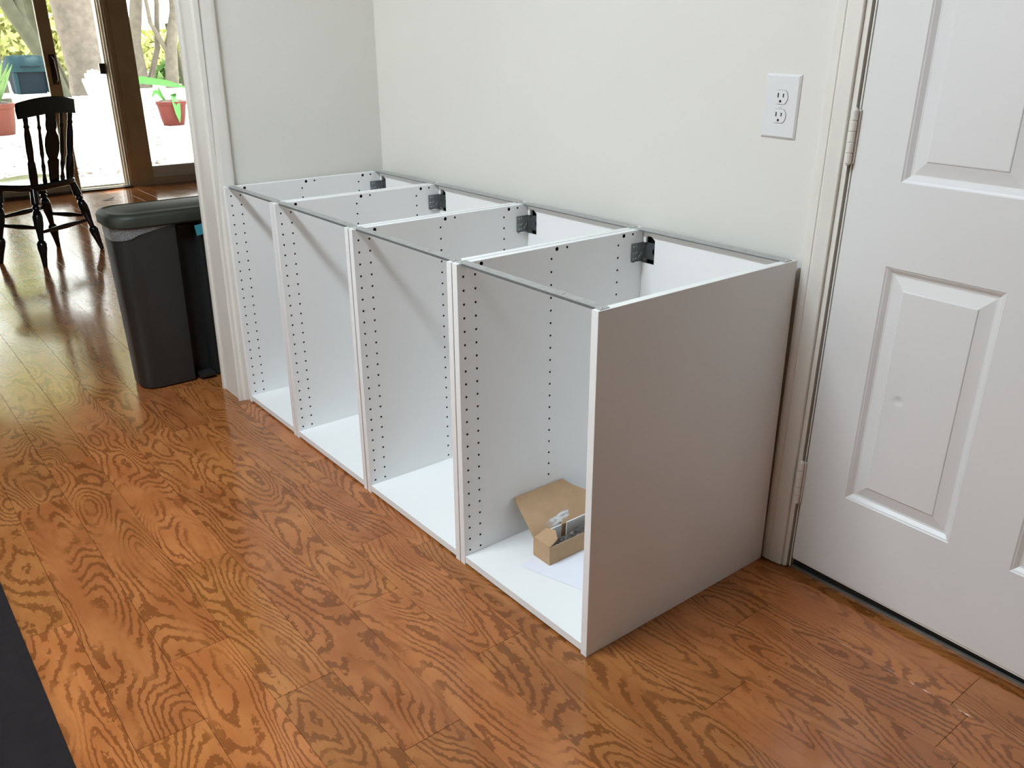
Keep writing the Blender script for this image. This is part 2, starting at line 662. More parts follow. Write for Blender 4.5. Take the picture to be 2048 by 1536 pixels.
# sliding panel, pushed left: leading stile .61-.70
member('stile', -0.055, -0.015, 0.608, 0.700, 0.02, 2.02, M['patio_post'], d2)
member('stile', -0.055, -0.015, -0.520, -0.430, 0.02, 2.02, M['patio_post'], d2)
member('bottom_rail', -0.055, -0.015, -0.430, 0.608, 0.02, 0.135, M['patio_frame'], d2)
member('top_rail', -0.055, -0.015, -0.430, 0.608, 1.93, 2.02, M['patio_frame'], d2)
member('glass_pane', -0.038, -0.034, -0.430, 0.608, 0.135, 1.93, M['glass'], d2, 0)
# fixed panel
member('stile', -0.105, -0.065, -0.40, -0.31, 0.02, 2.02, M['patio_frame'], d2)
member('stile', -0.105, -0.065, -1.335, -1.245, 0.02, 2.02, M['patio_frame'], d2)
member('bottom_rail', -0.105, -0.065, -1.245, -0.40, 0.02, 0.135, M['patio_frame'], d2)
member('glass_pane', -0.088, -0.084, -1.245, -0.40, 0.135, 1.93, M['glass'], d2, 0)
member('top_rail', -0.105, -0.065, -1.245, -0.40, 1.93, 2.02, M['patio_frame'], d2)
# sill track and head
member('sill_track', -0.13, 0.0, -1.34, 1.106, -0.004, 0.018, M['patio_frame'], d2)
member('track_rib', -0.075, -0.068, -1.34, 1.106, 0.018, 0.030, M['alu_white'], d2, 0.001)
member('threshold_board', 0.002, 0.055, -1.34, 1.106, 0.0003, 0.014, M['handle_wood'], d2, 0.004)
member('head_track', -0.13, 0.0, -1.34, 1.106, 2.022, 2.06, M['patio_frame'], d2)
# pull handle on the leading stile
hb = new_bm()
tube(hb, [(-0.010, 0.664, 0.885), (0.022, 0.664, 0.905), (0.024, 0.662, 0.98), (0.022, 0.660, 1.055), (-0.010, 0.658, 1.075)],
     [0.011, 0.012, 0.013, 0.012, 0.011], 10)
h = obj('pull_handle', hb, M['handle_wood'], d2, smooth=True)
member('handle_plate', -0.0155, -0.010, 0.640, 0.684, 0.865, 1.095, M['handle_wood'], d2, 0.002)
# jamb the door closes into: three stepped strips
member('jamb', -0.13, -0.045, 1.066, 1.106, 0.018, 2.022, M['patio_frame'], d2)
member('jamb', -0.045, -0.020, 1.078, 1.106, 0.018, 2.022, M['patio_frame'], d2)
member('jamb', -0.020, 0.004, 1.094, 1.112, 0.0, 2.03, M['patio_frame'], d2)
member('strike_latch', -0.075, -0.035, 1.020, 1.066, 0.935, 1.018, M['dark_handle'], d2, 0.003)

w1 = structure(empty('window_1', (XP, 0, 0)), 'tall fixed window right of the patio door post')
member('post', -0.14, 0.012, 1.113, 1.305, 0.0, 2.06, M['patio_post'], w1, 0.006)
member('post_cover', 0.0125, 0.020, 1.150, 1.262, 0.0, 2.06, M['patio_post'], w1, 0.003)
member('sill_board', -0.14, 0.010, 1.305, 2.40, -0.02, 0.060, M['patio_frame'], w1)
member('sill_frame', -0.12, -0.010, 1.305, 2.40, 0.060, 0.082, M['alu_white'], w1)
member('bottom_rail', -0.10, -0.030, 1.305, 2.40, 0.082, 0.138, M['alu_white'], w1)
member('glazing_bead', -0.085, -0.045, 1.305, 2.40, 0.138, 0.152, M['alu_white'], w1, 0.002)
member('glass_pane', -0.067, -0.063, 1.305, 2.36, 0.152, 2.06, M['glass'], w1, 0)
member('jamb', -0.14, 0.0, 2.36, 2.40, 0.152, 2.06, M['patio_frame'], w1)

# eave over the patio door
bm = new_bm()
box(bm, XP - 0.62, XP - 0.14, -3.5, 3.2, 2.40, 2.50)
structure(obj('roof_eave', bm, M['trim']), 'roof overhang outside the patio door')

# --- casing round the opening to the dining room, on the end of the left wall
t1 = structure(empty('trim_1', (0, 0, 0), (0, 0, 0)), 'painted white casing on the end of the short wall')


def lean(bmx, sx=0.010, sy=0.008):
    for v in bmx.verts:
        v.co.x += sx * v.co.z
        v.co.y += sy * v.co.z


bm = new_bm()                                   # jamb lining: end of the wall, faces the camera side
box(bm, -1.938, -1.799, -0.0265, -0.0125, 0.0005, 2.055)
lean(bm, 0.016)
obj('jamb_lining', bm, M['trim'], t1, 0.002)
bm = new_bm()                                   # casing on the kitchen side
prism(bm, [(-1.799, -0.033), (-1.7915, -0.033), (-1.7895, -0.027), (-1.7895, -0.018), (-1.7855, -0.010), (-1.783, 0.004),
           (-1.7825, 0.028), (-1.784, 0.037), (-1.787, 0.041), (-1.799, 0.041)], 'z', 0.0005, 2.13)
lean(bm, 0.0)
obj('casing', bm, M['trim'], t1, 0.0)
bm = new_bm()
box(bm, -1.952, -1.938, -0.033, 0.035, 0.0005, 2.18)
lean(bm, 0.016)
obj('casing', bm, M['trim'], t1, 0.002)
bm = new_bm()
box(bm, -1.795, -1.783, -1.82, 0.058, 2.1305, 2.195)
obj('head_casing', bm, M['trim'], t1, 0.002)

# --- six panel door with casing (leans with the house: rotation about y)
d1 = structure(empty('door_1', (0, 0, 0), (0, TH, 0)), 'white six-panel door with painted hinges, right of the cabinets')
DX0, DX1, DZ0, DZ1 = 0.073, 0.879, 0.034, 2.045
cols = [(0.1783, 0.4151), (0.5368, 0.7736)]
rows = [(0.247, 0.7846), (0.9522, 1.490), (1.600, 1.870)]
# slab: face with six rectangular openings plus sides
vs2, ed = [], []
def ring2(x0, x1, z0, z1):
    i = len(vs2)
    vs2.extend([Vector((x0, z0)), Vector((x1, z0)), Vector((x1, z1)), Vector((x0, z1))])
    ed.extend([(i, i + 1), (i + 1, i + 2), (i + 2, i + 3), (i + 3, i)])
ring2(DX0, DX1, DZ0, DZ1)
for c in cols:
    for r in rows:
        ring2(c[0], c[1], r[0], r[1])
V, Ed, Fc, _, _, _ = delaunay_2d_cdt(vs2, ed, [], 1, 1e-6)
bm = new_bm()
bv = [bm.verts.new((v.x, YW, v.y)) for v in V]
for f in Fc:
    cx = sum(V[i].x for i in f) / len(f)
    cz = sum(V[i].y for i in f) / len(f)
    if any(c[0] < cx < c[1] and r[0] < cz < r[1] for c in cols for r in rows):
        continue
    if DX0 < cx < DX1 and DZ0 < cz < DZ1:
        bm.faces.new([bv[i] for i in f])
ob = [bm.verts.new(p) for p in ((DX0, YW, DZ0), (DX1, YW, DZ0), (DX1, YW, DZ1), (DX0, YW, DZ1))]
bb = [bm.verts.new((v.co.x, YW + 0.035, v.co.z)) for v in ob]
for k in range(4):
    bm.faces.new((ob[k], ob[(k + 1) % 4], bb[(k + 1) % 4], bb[k]))
bm.faces.new(bb[::-1])
bmesh.ops.remove_doubles(bm, verts=bm.verts, dist=1e-6)
obj('slab', bm, M['door'], d1)


def raised_panel(x0, x1, z0, z1):
    b = new_bm()
    prof = [(0.0, 0.0), (0.0025, 0.0018), (0.005, 0.0028), (0.0125, 0.0088), (0.0165, 0.0098),
            (0.020, 0.0092), (0.0425, 0.0040), (0.0435, 0.0026), (0.0450, 0.0020)]
    rings = []
    for ins, dep in prof:
        rings.append([b.verts.new(p) for p in ((x0 + ins, YW + dep, z0 + ins), (x1 - ins, YW + dep, z0 + ins),
                                               (x1 - ins, YW + dep, z1 - ins), (x0 + ins, YW + dep, z1 - ins))])
    for a, c in zip(rings, rings[1:]):
        for k in range(4):
            b.faces.new((a[k], a[(k + 1) % 4], c[(k + 1) % 4], c[k]))
    b.faces.new(rings[-1])
    return b


for c in cols:
    for r in rows:
        obj('raised_panel', raised_panel(c[0], c[1], r[0], r[1]), M['door'], d1)


def hinge(z0, z1):
    b = new_bm()
    n, g = 5, 0.0012
    hx, hy = 0.0655, 0.6095
    L = (z1 - z0) / n
    knob = None
    for k in range(n):
        a0, a1 = z0 + L * k + g / 2, z0 + L * (k + 1) - g / 2
        bb2 = new_bm()
        lathe(bb2, (hx, hy, a0), (hx, hy, a1), [(0, 0.0062), (0.04, 0.0070), (0.96, 0.0070), (1, 0.0062)], 16)
        if knob is None:
            knob = obj('hinge', bb2, M['trim'], d1, smooth=True)
        else:
            obj('knuckle', bb2, M['trim'], knob, smooth=True)
    bb2 = new_bm()
    box(bb2, 0.055, 0.0745, 0.6155, 0.619, z0, z1)
    obj('hinge_leaf', bb2, M['trim'], knob)
    bb2 = new_bm()
    lathe(bb2, (hx, hy, z0 - 0.004), (hx, hy, z1 + 0.004), [(0, 0.002), (0.02, 0.0048), (0.98, 0.0048), (1, 0.002)], 12)
    obj('hinge_pin', bb2, M['trim'], knob, smooth=True)
    b.free()


hinge(0.976, 1.081)
hinge(0.186, 0.294)
hinge(1.77, 1.875)
bm = new_bm()                                     # sweep under the door
box(bm, DX0 - 0.008, DX1 + 0.01, YW + 0.018, YW + 0.034, 0.001, DZ0 - 0.001)
sw = obj('door_sweep', bm, M['black_rubber'], d1)
sw.rotation_euler = (0, -TH, 0)
bm = new_bm()
box(bm, DX0, DX1, YW + 0.002, YW + 0.012, DZ0 - 0.006, DZ0 - 0.0005)
obj('bottom_edge_strip', bm, M['trim'], d1, 0.001)

t2 = structure(empty('trim_2', (0, 0, 0), (0, TH, 0)), 'white moulded casing between the cabinets and the door')
cas = [(-0.006, YW), (-0.006, 0.6085), (-0.003, 0.6060), (0.004, 0.6050), (0.0150, 0.6052), (0.0166, 0.6072), (0.0182, 0.6072),
       (0.0200, 0.6055), (0.026, 0.6062), (0.040, 0.6088), (0.0478, 0.6098), (0.0495, 0.6112), (0.0500, YW)]
bm = new_bm()
prism(bm, cas, 'z', 0.0008, 2.115)
obj('casing', bm, M['trim'], t2)
bm = new_bm()
prism(bm, [(0.952 - a, c) for a, c in cas], 'z', 0.0105, 2.115)
obj('casing', bm, M['trim'], t2)
bm = new_bm()
box(bm, -0.006, 0.958, 0.606, YW, 2.1155, 2.175)
obj('head_casing', bm, M['trim'], t2, 0.002)
bm = new_bm()
box(bm, 0.0505, 0.0612, 0.6175, YW + 0.12, 0.0008, 2.075)
obj('jamb', bm, M['trim'], t2, 0.001)
bm = new_bm()
box(bm, 0.0652, 0.0680, 0.6235, YW + 0.06, 0.0008, 2.06)
obj('weatherstrip', bm, M['trim'], t2)
bm = new_bm()
box(bm, 0.0612, 0.0730, YW + 0.055, YW + 0.10, 0.0008, 2.06)
obj('door_stop', bm, M['black_rubber'], t2)
bm = new_bm()
box(bm, 0.889, 0.900, 0.6175, YW + 0.12, 0.0120, 2.075)
obj('jamb', bm, M['trim'], t2, 0.001)

t3 = structure(empty('trim_3'), 'thin metal strip and dark threshold under the door')
bm = new_bm()
box(bm, 0.066, 0.93, 0.6295, 0.6350, -0.004, 0.0012)
obj('metal_strip', bm, M['alu'], t3)
bm = new_bm()
box(bm, 0.066, 0.93, 0.6355, YW + 0.13, -0.004, 0.0005)
obj('threshold', bm, M['black_rubber'], t3)

# ------------------------------------------------------------------ base cabinets
H, D, T = 0.762, 0.598, 0.018
ZB = 0.0243                                        # top of the bottom panel
BKY = 0.578                                        # inner face of the back panel
holes = []
for yc in (0.0168, 0.0486, 0.2705, 0.4907):
    for i in range(23):
        holes.append((yc, 0.0372 + 0.031595 * i, 0.0029))
for yc in (0.066, 0.287, 0.509):
    holes.append((yc, 0.7535, 0.0050))
for yc in (0.319, 0.541):
    holes.append((yc, 0.7535, 0.0031))


def side_panel_mesh(sign):
    """panel 18 mm thick; drilled face looks along +x*sign; local x 0 = outer face"""
    vs, es = [], []

    def loop(pts):
        i = len(vs)
        vs.extend(Vector(p) for p in pts)
        es.extend((i + k, i + (k + 1) % len(pts)) for k in range(len(pts)))
    c = 0.0006
    loop([(c, c), (D, c), (D, H - c), (c, H - c)])
    ns = 10
    for (y, z, r) in holes:
        loop([(y + r * math.cos(2 * PI * k / ns), z + r * math.sin(2 * PI * k / ns)) for k in range(ns)])
    V, E_, F_, _, _, _ = delaunay_2d_cdt(vs, es, [], 1, 1e-7)
    b = new_bm()
    xin = T * sign
    bv = [b.verts.new((xin, v.x, v.y)) for v in V]
    for f in F_:
        cy = sum(V[i].x for i in f) / len(f)
        cz = sum(V[i].y for i in f) / len(f)
        if any((cy - y) ** 2 + (cz - z) ** 2 < (r * 0.93) ** 2 for (y, z, r) in holes):
            continue
        b.faces.new([bv[i] for i in f])
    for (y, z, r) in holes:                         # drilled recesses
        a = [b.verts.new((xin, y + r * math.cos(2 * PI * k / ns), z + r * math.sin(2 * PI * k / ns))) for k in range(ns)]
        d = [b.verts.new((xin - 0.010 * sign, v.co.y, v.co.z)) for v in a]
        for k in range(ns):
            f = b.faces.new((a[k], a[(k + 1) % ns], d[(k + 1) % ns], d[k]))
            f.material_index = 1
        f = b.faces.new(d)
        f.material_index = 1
    # shell: outer face and edges with a small chamfer on the front and top
    inn = [b.verts.new((xin, y, z)) for y, z in ((c, c), (D, c), (D, H - c), (c, H - c))]
    mid = [b.verts.new((xin - c * sign, y, z)) for y, z in ((0, 0), (D, 0), (D, H), (0, H))]
    mid2 = [b.verts.new((c * sign, y, z)) for y, z in ((0, 0), (D, 0), (D, H), (0, H))]
    out = [b.verts.new((0, y, z)) for y, z in ((c, c), (D, c), (D, H - c), (c, H - c))]
    for A, B in ((inn, mid), (mid, mid2), (mid2, out)):
        for k in range(4):
            b.faces.new((A[k], A[(k + 1) % 4], B[(k + 1) % 4], B[k]))
    b.faces.new(out)
    bmesh.ops.remove_doubles(b, verts=b.verts, dist=1e-6)
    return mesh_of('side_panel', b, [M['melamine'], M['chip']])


SIDE_L = side_panel_mesh(1)
SIDE_R = side_panel_mesh(-1)


def bracket_meshes():
    """wall-fixing bracket at the rear of the left side panel, local x 0 = inner face of that panel"""
    b = new_bm()
    box(b, 0.0003, 0.0028, 0.537, 0.5815, 0.684, 0.729)
    box(b, 0.0003, 0.0065, 0.540, 0.577, 0.6815, 0.6838)            # bottom flange
    plate = mesh_of('bracket', b, M['zinc_dark'], 0.0006, 1)
    b = new_bm()                                                     # plate through the cut-out, with a round hole
    vs, es = [], []
    outer = [(0.0005, 0.686), (0.060, 0.686), (0.060, 0.729), (0.0005, 0.729)]
    vs += [Vector(p) for p in outer]
    es += [(0, 1), (1, 2), (2, 3), (3, 0)]
    ns = 16
    i0 = 4
    hc = (0.036, 0.7065, 0.0085)
    vs += [Vector((hc[0] + hc[2] * math.cos(2 * PI * k / ns), hc[1] + hc[2] * math.sin(2 * PI * k / ns))) for k in range(ns)]
    es += [(i0 + k, i0 + (k + 1) % ns) for k in range(ns)]
    V, _, F_, _, _, _ = delaunay_2d_cdt(vs, es, [], 1, 1e-7)
    bv = [b.verts.new((v.x, 0.5855, v.y)) for v in V]
    for f in F_:
        cx = sum(V[i].x for i in f) / len(f)
        cz = sum(V[i].y for i in f) / len(f)
        if (cx - hc[0]) ** 2 + (cz - hc[1]) ** 2 < (hc[2] * .95) ** 2:
            continue
        b.faces.new([bv[i] for i in f])
    bmesh.ops.solidify(b, geom=list(b.faces), thickness=0.002)
    arm = mesh_of('bracket_plate', b, M['zinc_dark'])
    b = new_bm()                                                     # studs, catch and ridge
    for y, z in ((0.5435, 0.7215), (0.5525, 0.7220), (0.5415, 0.7050), (0.5500, 0.7050), (0.5560, 0.7065), (0.5435, 0.6905), (0.5525, 0.6905)):
        lathe(b, (0.0028, y, z), (0.0046, y, z), [(0, 0.0021), (0.7, 0.0019), (1, 0.0010)], 8)
    studs = mesh_of('stud', b, M['bright_zinc'])
    studs_kind = studs
    b = new_bm()
    tube(b, [(0.0032, 0.5615, 0.6905), (0.0036, 0.5675, 0.6985), (0.0032, 0.5735, 0.7060)], [0.0007, 0.0009, 0.0007], 6)
    ridge = mesh_of('ridge', b, M['zinc'])
    b = new_bm()
    box(b, 0.0066, 0.0078, 0.545, 0.577, 0.6812, 0.6830)
    lip = mesh_of('bright_lip', b, M['bright_zinc'])
    return plate, arm, studs_kind, ridge, lip


BR = bracket_meshes()


def rail(w, y0, y1, lip_front, lip_back, name):
    """pressed steel strip lying on the side panels, with slots, end tabs and lips"""
    b = new_bm()
    z0, z1 = H + 0.0003, H + 0.0016
    s0, s1 = 0.096, w - 0.120
    vs = [Vector(p) for p in ((0.002, y0 + 0.001), (0.014, y0), (w - 0.020, y0 + 0.004), (w - 0.018, y0), (w - 0.003, y0 - 0.003),
                              (w - 0.004, y1 - 0.003), (w - 0.020, y1), (0.014, y1), (0.002, y1 - 0.002))]
    vs[1] = Vector((0.020, y0 + 0.002)); vs[2] = Vector((w - 0.020, y0 + 0.002))
    vs[0] = Vector((0.003, y0))
    es = [(k, (k + 1) % len(vs)) for k in range(len(vs))]
    slots = []
    for s in (s0, s1):
        ym = (y0 + y1) / 2 + 0.002
        i = len(vs)
        q = [(s - 0.0012, ym - 0.0055), (s + 0.0012, ym - 0.0055), (s + 0.0012, ym + 0.0055), (s - 0.0012, ym + 0.0055)]
        slots.append((s, ym))
        vs += [Vector(p) for p in q]
        es += [(i + k, i + (k + 1) % 4) for k in range(4)]
    V, _, F_, _, _, _ = delaunay_2d_cdt(vs, es, [], 1, 1e-7)
    bv = [b.verts.new((v.x, v.y, z1)) for v in V]
    for f in F_:
        cx = sum(V[i].x for i in f) / len(f)
        cy = sum(V[i].y for i in f) / len(f)
        if any(abs(cx - s) < 0.0012 and abs(cy - ym) < 0.0055 for s, ym in slots):
            continue
        b.faces.new([bv[i] for i in f])
    bmesh.ops.recalc_face_normals(b, faces=b.faces)
    bmesh.ops.solidify(b, geom=list(b.faces), thickness=0.0013)
    for v in b.verts:
        pass
    if lip_front:
        box(b, T + 0.002, w - T - 0.002, y0 + 0.002, y0 + 0.0034, z1 - lip_front, z1 - 0.0014)
        b.faces.ensure_lookup_table()
        for f in b.faces[-6:]:
            f.material_index = 1  # front lip in darker steel, standing for the shade under the flange
    if lip_back:
        box(b, T + 0.002, w - T - 0.002, y1 - 0.0012, y1, z1 - lip_back, z1 - 0.0002)
    # under-channel
    box(b, T + 0.002, w - T - 0.002, y0 + 0.0034, y1 - 0.0012, z1 - 0.0030, z1 - 0.0016)
    return mesh_of(name, b, [M['zinc'], M['zinc_dark']])


def back_panel_mesh(w):
    xl = T
    x1 = w - T
    vs, es = [], []
    pts = [(xl + 0.0005, 0.010), (x1 - 0.0005, 0.010), (x1 - 0.0005, H - 0.006), (xl + 0.0025, H - 0.006),
           (xl + 0.0025, 0.7295), (xl + 0.0110, 0.7295), (xl + 0.0110, 0.7400), (xl + 0.0150, 0.7465), (xl + 0.0300, 0.7465), (xl + 0.0420, 0.7380),
           (xl + 0.0420, 0.6760), (xl + 0.0005, 0.6760)]
    b = new_bm()
    prism(b, pts, 'y', BKY, BKY + 0.004)
    return mesh_of('back_panel', b, M['melamine'])


_rail_cache = {}


def cabinet(x0, x1, label):
    w = x1 - x0
    root = empty('base_cabinet', (x0, 0, 0))
    tag(root, label, 'cabinet', 'white base cabinets in a row along the wall')
    link('side_panel', SIDE_L, root)
    link('side_panel', SIDE_R, root, (w, 0, 0))
    key = round(w, 4)
    if key not in _rail_cache:
        b = new_bm()
        box(b, T + 0.0003, w - T - 0.0003, 0.0012, BKY - 0.0005, ZB - T, ZB)
        _rail_cache[key] = (mesh_of('bottom_panel', b, M['melamine'], 0.0005, 1), back_panel_mesh(w),
                            rail(w, 0.0095, 0.0345, 0.0060, 0.006, 'front_rail'), rail(w, 0.5600, 0.5890, 0.0040, 0.012, 'back_rail'))
    bot, back, fr, br = _rail_cache[key]
    link('bottom_panel', bot, root)
    link('back_panel', back, root)
    a = link('front_rail', fr, root)
    c = link('back_rail', br, root)
    for par, yy in ((a, 0.018), (c, 0.573)):
        for xx in (0.0095, w - 0.0105):
            link('screw', SCREW, par, (xx, yy, H + 0.0016))
    p = link('bracket', BR[0], root, (T, 0, 0))
    for nm, me in zip(('bracket_plate', 'stud', 'ridge', 'bright_lip'), BR[1:]):
        link(nm, me, p)
    return root


bm = new_bm()
lathe(bm, (0, 0, 0), (0, 0, 0.0016), [(0, 0.0034), (0.5, 0.0032), (1, 0.0016)], 10)
SCREW = mesh_of('screw', bm, M['bright_zinc'], smooth=True)

cabinet(-1.7733, -1.3922, 'narrowest open white cabinet, leftmost of the row beside the short wall')
cabinet(-1.3882, -0.9262, 'second open white cabinet from the left, next to the narrowest one')
cabinet(-0.9208, -0.4605, 'third open white cabinet from the left, beside the one holding the box')
cabinet(-0.4572, 0.0, 'rightmost open white cabinet with the cardboard box inside, nearest the door')

# wall rail added in black so the gap behind the bracket cut-outs looks dark
bm = new_bm()
box(bm, -1.768, -0.030, 0.6005, 0.6025, 0.655, 0.748)
box(bm, -1.768, -0.030, 0.6025, 0.6195, 0.742, 0.748)
tag(obj('gap_dark_rail', bm, M['slot']), 'black rail added behind the cabinet brackets to darken the gap', 'added rail')

# ------------------------------------------------------------------ outlet on the wall
ot = empty('wall_outlet', (-0.1136 * 1.0, YW, 1.0738), (0, TH, 0))
ot.location = (-0.1136 * math.cos(TH) + 1.0738 * math.sin(TH), YW, 0.1136 * math.sin(TH) + 1.0738 * math.cos(TH))
tag(ot, 'white double electrical outlet with oversized cover plate on the wall', 'outlet')
bm = new_bm()
hw, hh = 0.0433, 0.0657
sec = []
for ins, y in ((0.0, -0.0005), (0.0, -0.0016), (0.0035, -0.0050), (0.0048, -0.0055)):
    sec.append([(-hw + ins, y, -hh + ins), (hw - ins, y, -hh + ins), (hw - ins, y, hh - ins), (-hw + ins, y, hh - ins)])
loft(bm, sec)
obj('cover_plate', bm, M['plate'], ot)
bm = new_bm()
lathe(bm, (0, -0.0054, 0), (0, -0.0072, 0), [(0, 0.0033), (0.6, 0.0031), (1, 0.0020)], 12)
obj('screw', bm, M['plate'], ot, smooth=True)
for zc in (0.0193, -0.0193):
    bm = new_bm()
    pts = []
    for k in range(36):
        a = 2 * PI * k / 36
        r = 0.0172
        pts.append((r * math.cos(a), max(-0.0140, min(0.0140, r * math.sin(a)))))
    prism(bm, [(x, z) for x, z in pts], 'y', -0.0054, -0.0074)
    rc = obj('receptacle', bm, M['plate'], ot, 0.0006, 1, loc=(0, 0, zc))
    bm = new_bm()
    prism(bm, [(x * 1.045, z * 1.05) for x, z in pts], 'y', -0.0053, -0.00562)
    obj('recess_ring', bm, M['alu'], rc)
    for xs, hz in ((-0.0064, 0.0046), (0.0064, 0.0038)):
        bm = new_bm()
        box(bm, xs - 0.00135, xs + 0.00135, -0.00775, -0.0072, 0.0035 - hz, 0.0035 + hz)
        obj('slot', bm, M['slot'], rc)
    bm = new_bm()
    prism(bm, [(-0.0026, -0.0108), (0.0026, -0.0108), (0.0026, -0.0080), (0.0018, -0.0062), (0.0, -0.0055), (-0.0018, -0.0062), (-0.0026, -0.0080)],
          'y', -0.0072, -0.00775)
    obj('ground_hole', bm, M['slot'], rc)

# ------------------------------------------------------------------ cardboard box in the right cabinet
BX0, BX1, BY0, BY1, BZ0, BZ1 = -0.338, -0.277, 0.136, 0.334, ZB + 0.0014, ZB + 0.0540
bx = empty('cardboard_box', (BX0, BY0, BZ0))
tag(bx, 'small open brown cardboard box holding hardware inside the right cabinet', 'box')
t = 0.0022


def rel(b):
    for v in b.verts:
        v.co -= Vector((BX0, BY0, BZ0))
    return b


bm = new_bm(); box(bm, BX0, BX1, BY0, BY1, BZ0, BZ0 + t); obj('base', rel(bm), M['card'], bx)
bm = new_bm(); box(bm, BX1 - t, BX1, BY0, BY1, BZ0 + t, BZ1 - 0.004); obj('long_side', rel(bm), M['card'], bx, 0.0006, 1)
bm = new_bm(); box(bm, BX0, BX0 + t, BY0, BY1, BZ0 + t, BZ1); obj('long_side', rel(bm), M['card'], bx, 0.0006, 1)
bm = new_bm(); box(bm, BX0 + t, BX1 - t, BY0, BY0 + t, BZ0 + t, BZ1); obj('end_wall', rel(bm), M['card'], bx, 0.0006, 1)
bm = new_bm(); box(bm, BX0 + t, BX1 - t, BY1 - t, BY1, BZ0 + t, BZ1); obj('end_wall', rel(bm), M['card'], bx, 0.0006, 1)
# end flap, bent up and slightly inward
bm = new_bm()
fl = [(BX0 + 0.003, BY0 + 0.001, BZ1), (BX1 - 0.001, BY0 + 0.001, BZ1 - 0.003), (BX1 - 0.006, BY0 + 0.030, BZ1 + 0.008),
      (BX0 + 0.034, BY0 + 0.042, BZ1 + 0.018), (BX0 + 0.012, BY0 + 0.030, BZ1 + 0.018)]
fl = [Vector(p) for p in fl]
a = [bm.verts.new(p) for p in fl]
c = [bm.verts.new(p + Vector((0, 0.0012, -0.0016))) for p in fl]
bm.faces.new(a); bm.faces.new(c[::-1])
for k in range(5):
    bm.faces.new((a[k], a[(k + 1) % 5], c[(k + 1) % 5], c[k]))
obj('end_flap', rel(bm), M['card'], bx)
# lid leaning on the left side panel: a curved sheet, wider at the hinge
bm = new_bm()
prof = [(BX0 + 0.001, BZ1, 0.134, 0.350), (BX0 - 0.022, BZ1 + 0.022, 0.136, 0.356), (BX0 - 0.046, BZ1 + 0.036, 0.140, 0.352),
        (BX0 - 0.070, BZ1 + 0.047, 0.146, 0.330), (-0.4355, ZB + 0.113, 0.155, 0.316)]
nn = 8
top, under = [], []
for (x, z, y0, y1) in prof:
    top.append([bm.verts.new((x, y0 + (y1 - y0) * k / nn, z + 0.0006 * math.sin(k * 2.3 + x * 90))) for k in range(nn + 1)])
    under.append([bm.verts.new((x - 0.0012, y0 + (y1 - y0) * k / nn, z - 0.0016)) for k in range(nn + 1)])
for i in range(len(prof) - 1):
    for k in range(nn):
        bm.faces.new((top[i][k], top[i][k + 1], top[i + 1][k + 1], top[i + 1][k]))
        bm.faces.new((under[i][k], under[i + 1][k], under[i + 1][k + 1], under[i][k + 1]))
    bm.faces.new((top[i][0], top[i + 1][0], under[i + 1][0], under[i][0]))
    bm.faces.new((top[i][nn], under[i][nn], under[i + 1][nn], top[i + 1][nn]))
for k in range(nn):
    bm.faces.new((top[0][k], under[0][k], under[0][k + 1], top[0][k + 1]))
    bm.faces.new((top[-1][k], top[-1][k + 1], under[-1][k + 1], under[-1][k]))
obj('lid', rel(bm), M['card'], bx, smooth=True)

for (y0, y1, lab) in ((0.160, 0.217, 'white plastic fitting plate in the box, nearer the end flap'),
                      (0.235, 0.300, 'white plastic fitting plate in the box, nearer the side panel')):
    bm = new_bm()
    box(bm, -0.0015, 0.0015, 0, y1 - y0, 0, 0.058)
    o = obj('fitting_plate', bm, M['white_plastic'], None, 0.0008, 1, loc=(-0.3300, y0, BZ0 + t + 0.001), rot=(0, 0.06, 0))
    tag(o, lab, 'fitting', 'white fitting plates in the cardboard box')


def crumpled_bag(name, cx, cy, cz, sx, sy, sz, seed, label):
    rr = random.Random(seed)
    b = new_bm()
    bmesh.ops.create_icosphere(b, subdivisions=3, radius=1.0)
    for v in b.verts:
        k = 1 + rr.uniform(-0.16, 0.16)
        v.co = Vector((v.co.x * sx * k, v.co.y * sy * k, v.co.z * sz * k))
    o = obj(name, b, M['bag'], None, loc=(cx, cy, cz))
    return tag(o, label, 'plastic bag')


crumpled_bag('hardware_bag', -0.301, 0.190, BZ0 + 0.026, 0.018, 0.045, 0.018, 3, 'clear bag of small screws at the near end of the box')
crumpled_bag('hardware_bag', -0.301, 0.275, BZ0 + 0.031, 0.018, 0.045, 0.024, 5, 'clear bag of dark metal fittings deeper in the box')
rs = random.Random(21)
for i in range(14):
    bm = new_bm()
    ln = rs.uniform(0.008, 0.016)
    lathe(bm, (0, 0, 0), (ln, 0, 0), [(0, 0.0032), (0.15, 0.0032), (0.16, 0.0016), (1, 0.0012)], 8)
    far = i % 2
    o = obj('screw', bm, M['zinc_dark'] if far else M['zinc'], None, smooth=True,
            loc=(rs.uniform(-0.308, -0.294), rs.uniform(0.262, 0.300) if far else rs.uniform(0.175, 0.215), BZ0 + rs.uniform(0.014, 0.028)),
            rot=(0, rs.uniform(-0.6, 0.6), rs.uniform(0, 6)))
    tag(o, 'small dark steel screw inside the far clear bag in the box' if far else 'small steel screw inside the near clear bag in the box', 'screw',
        'screws in the far bag' if far else 'screws in the near bag')
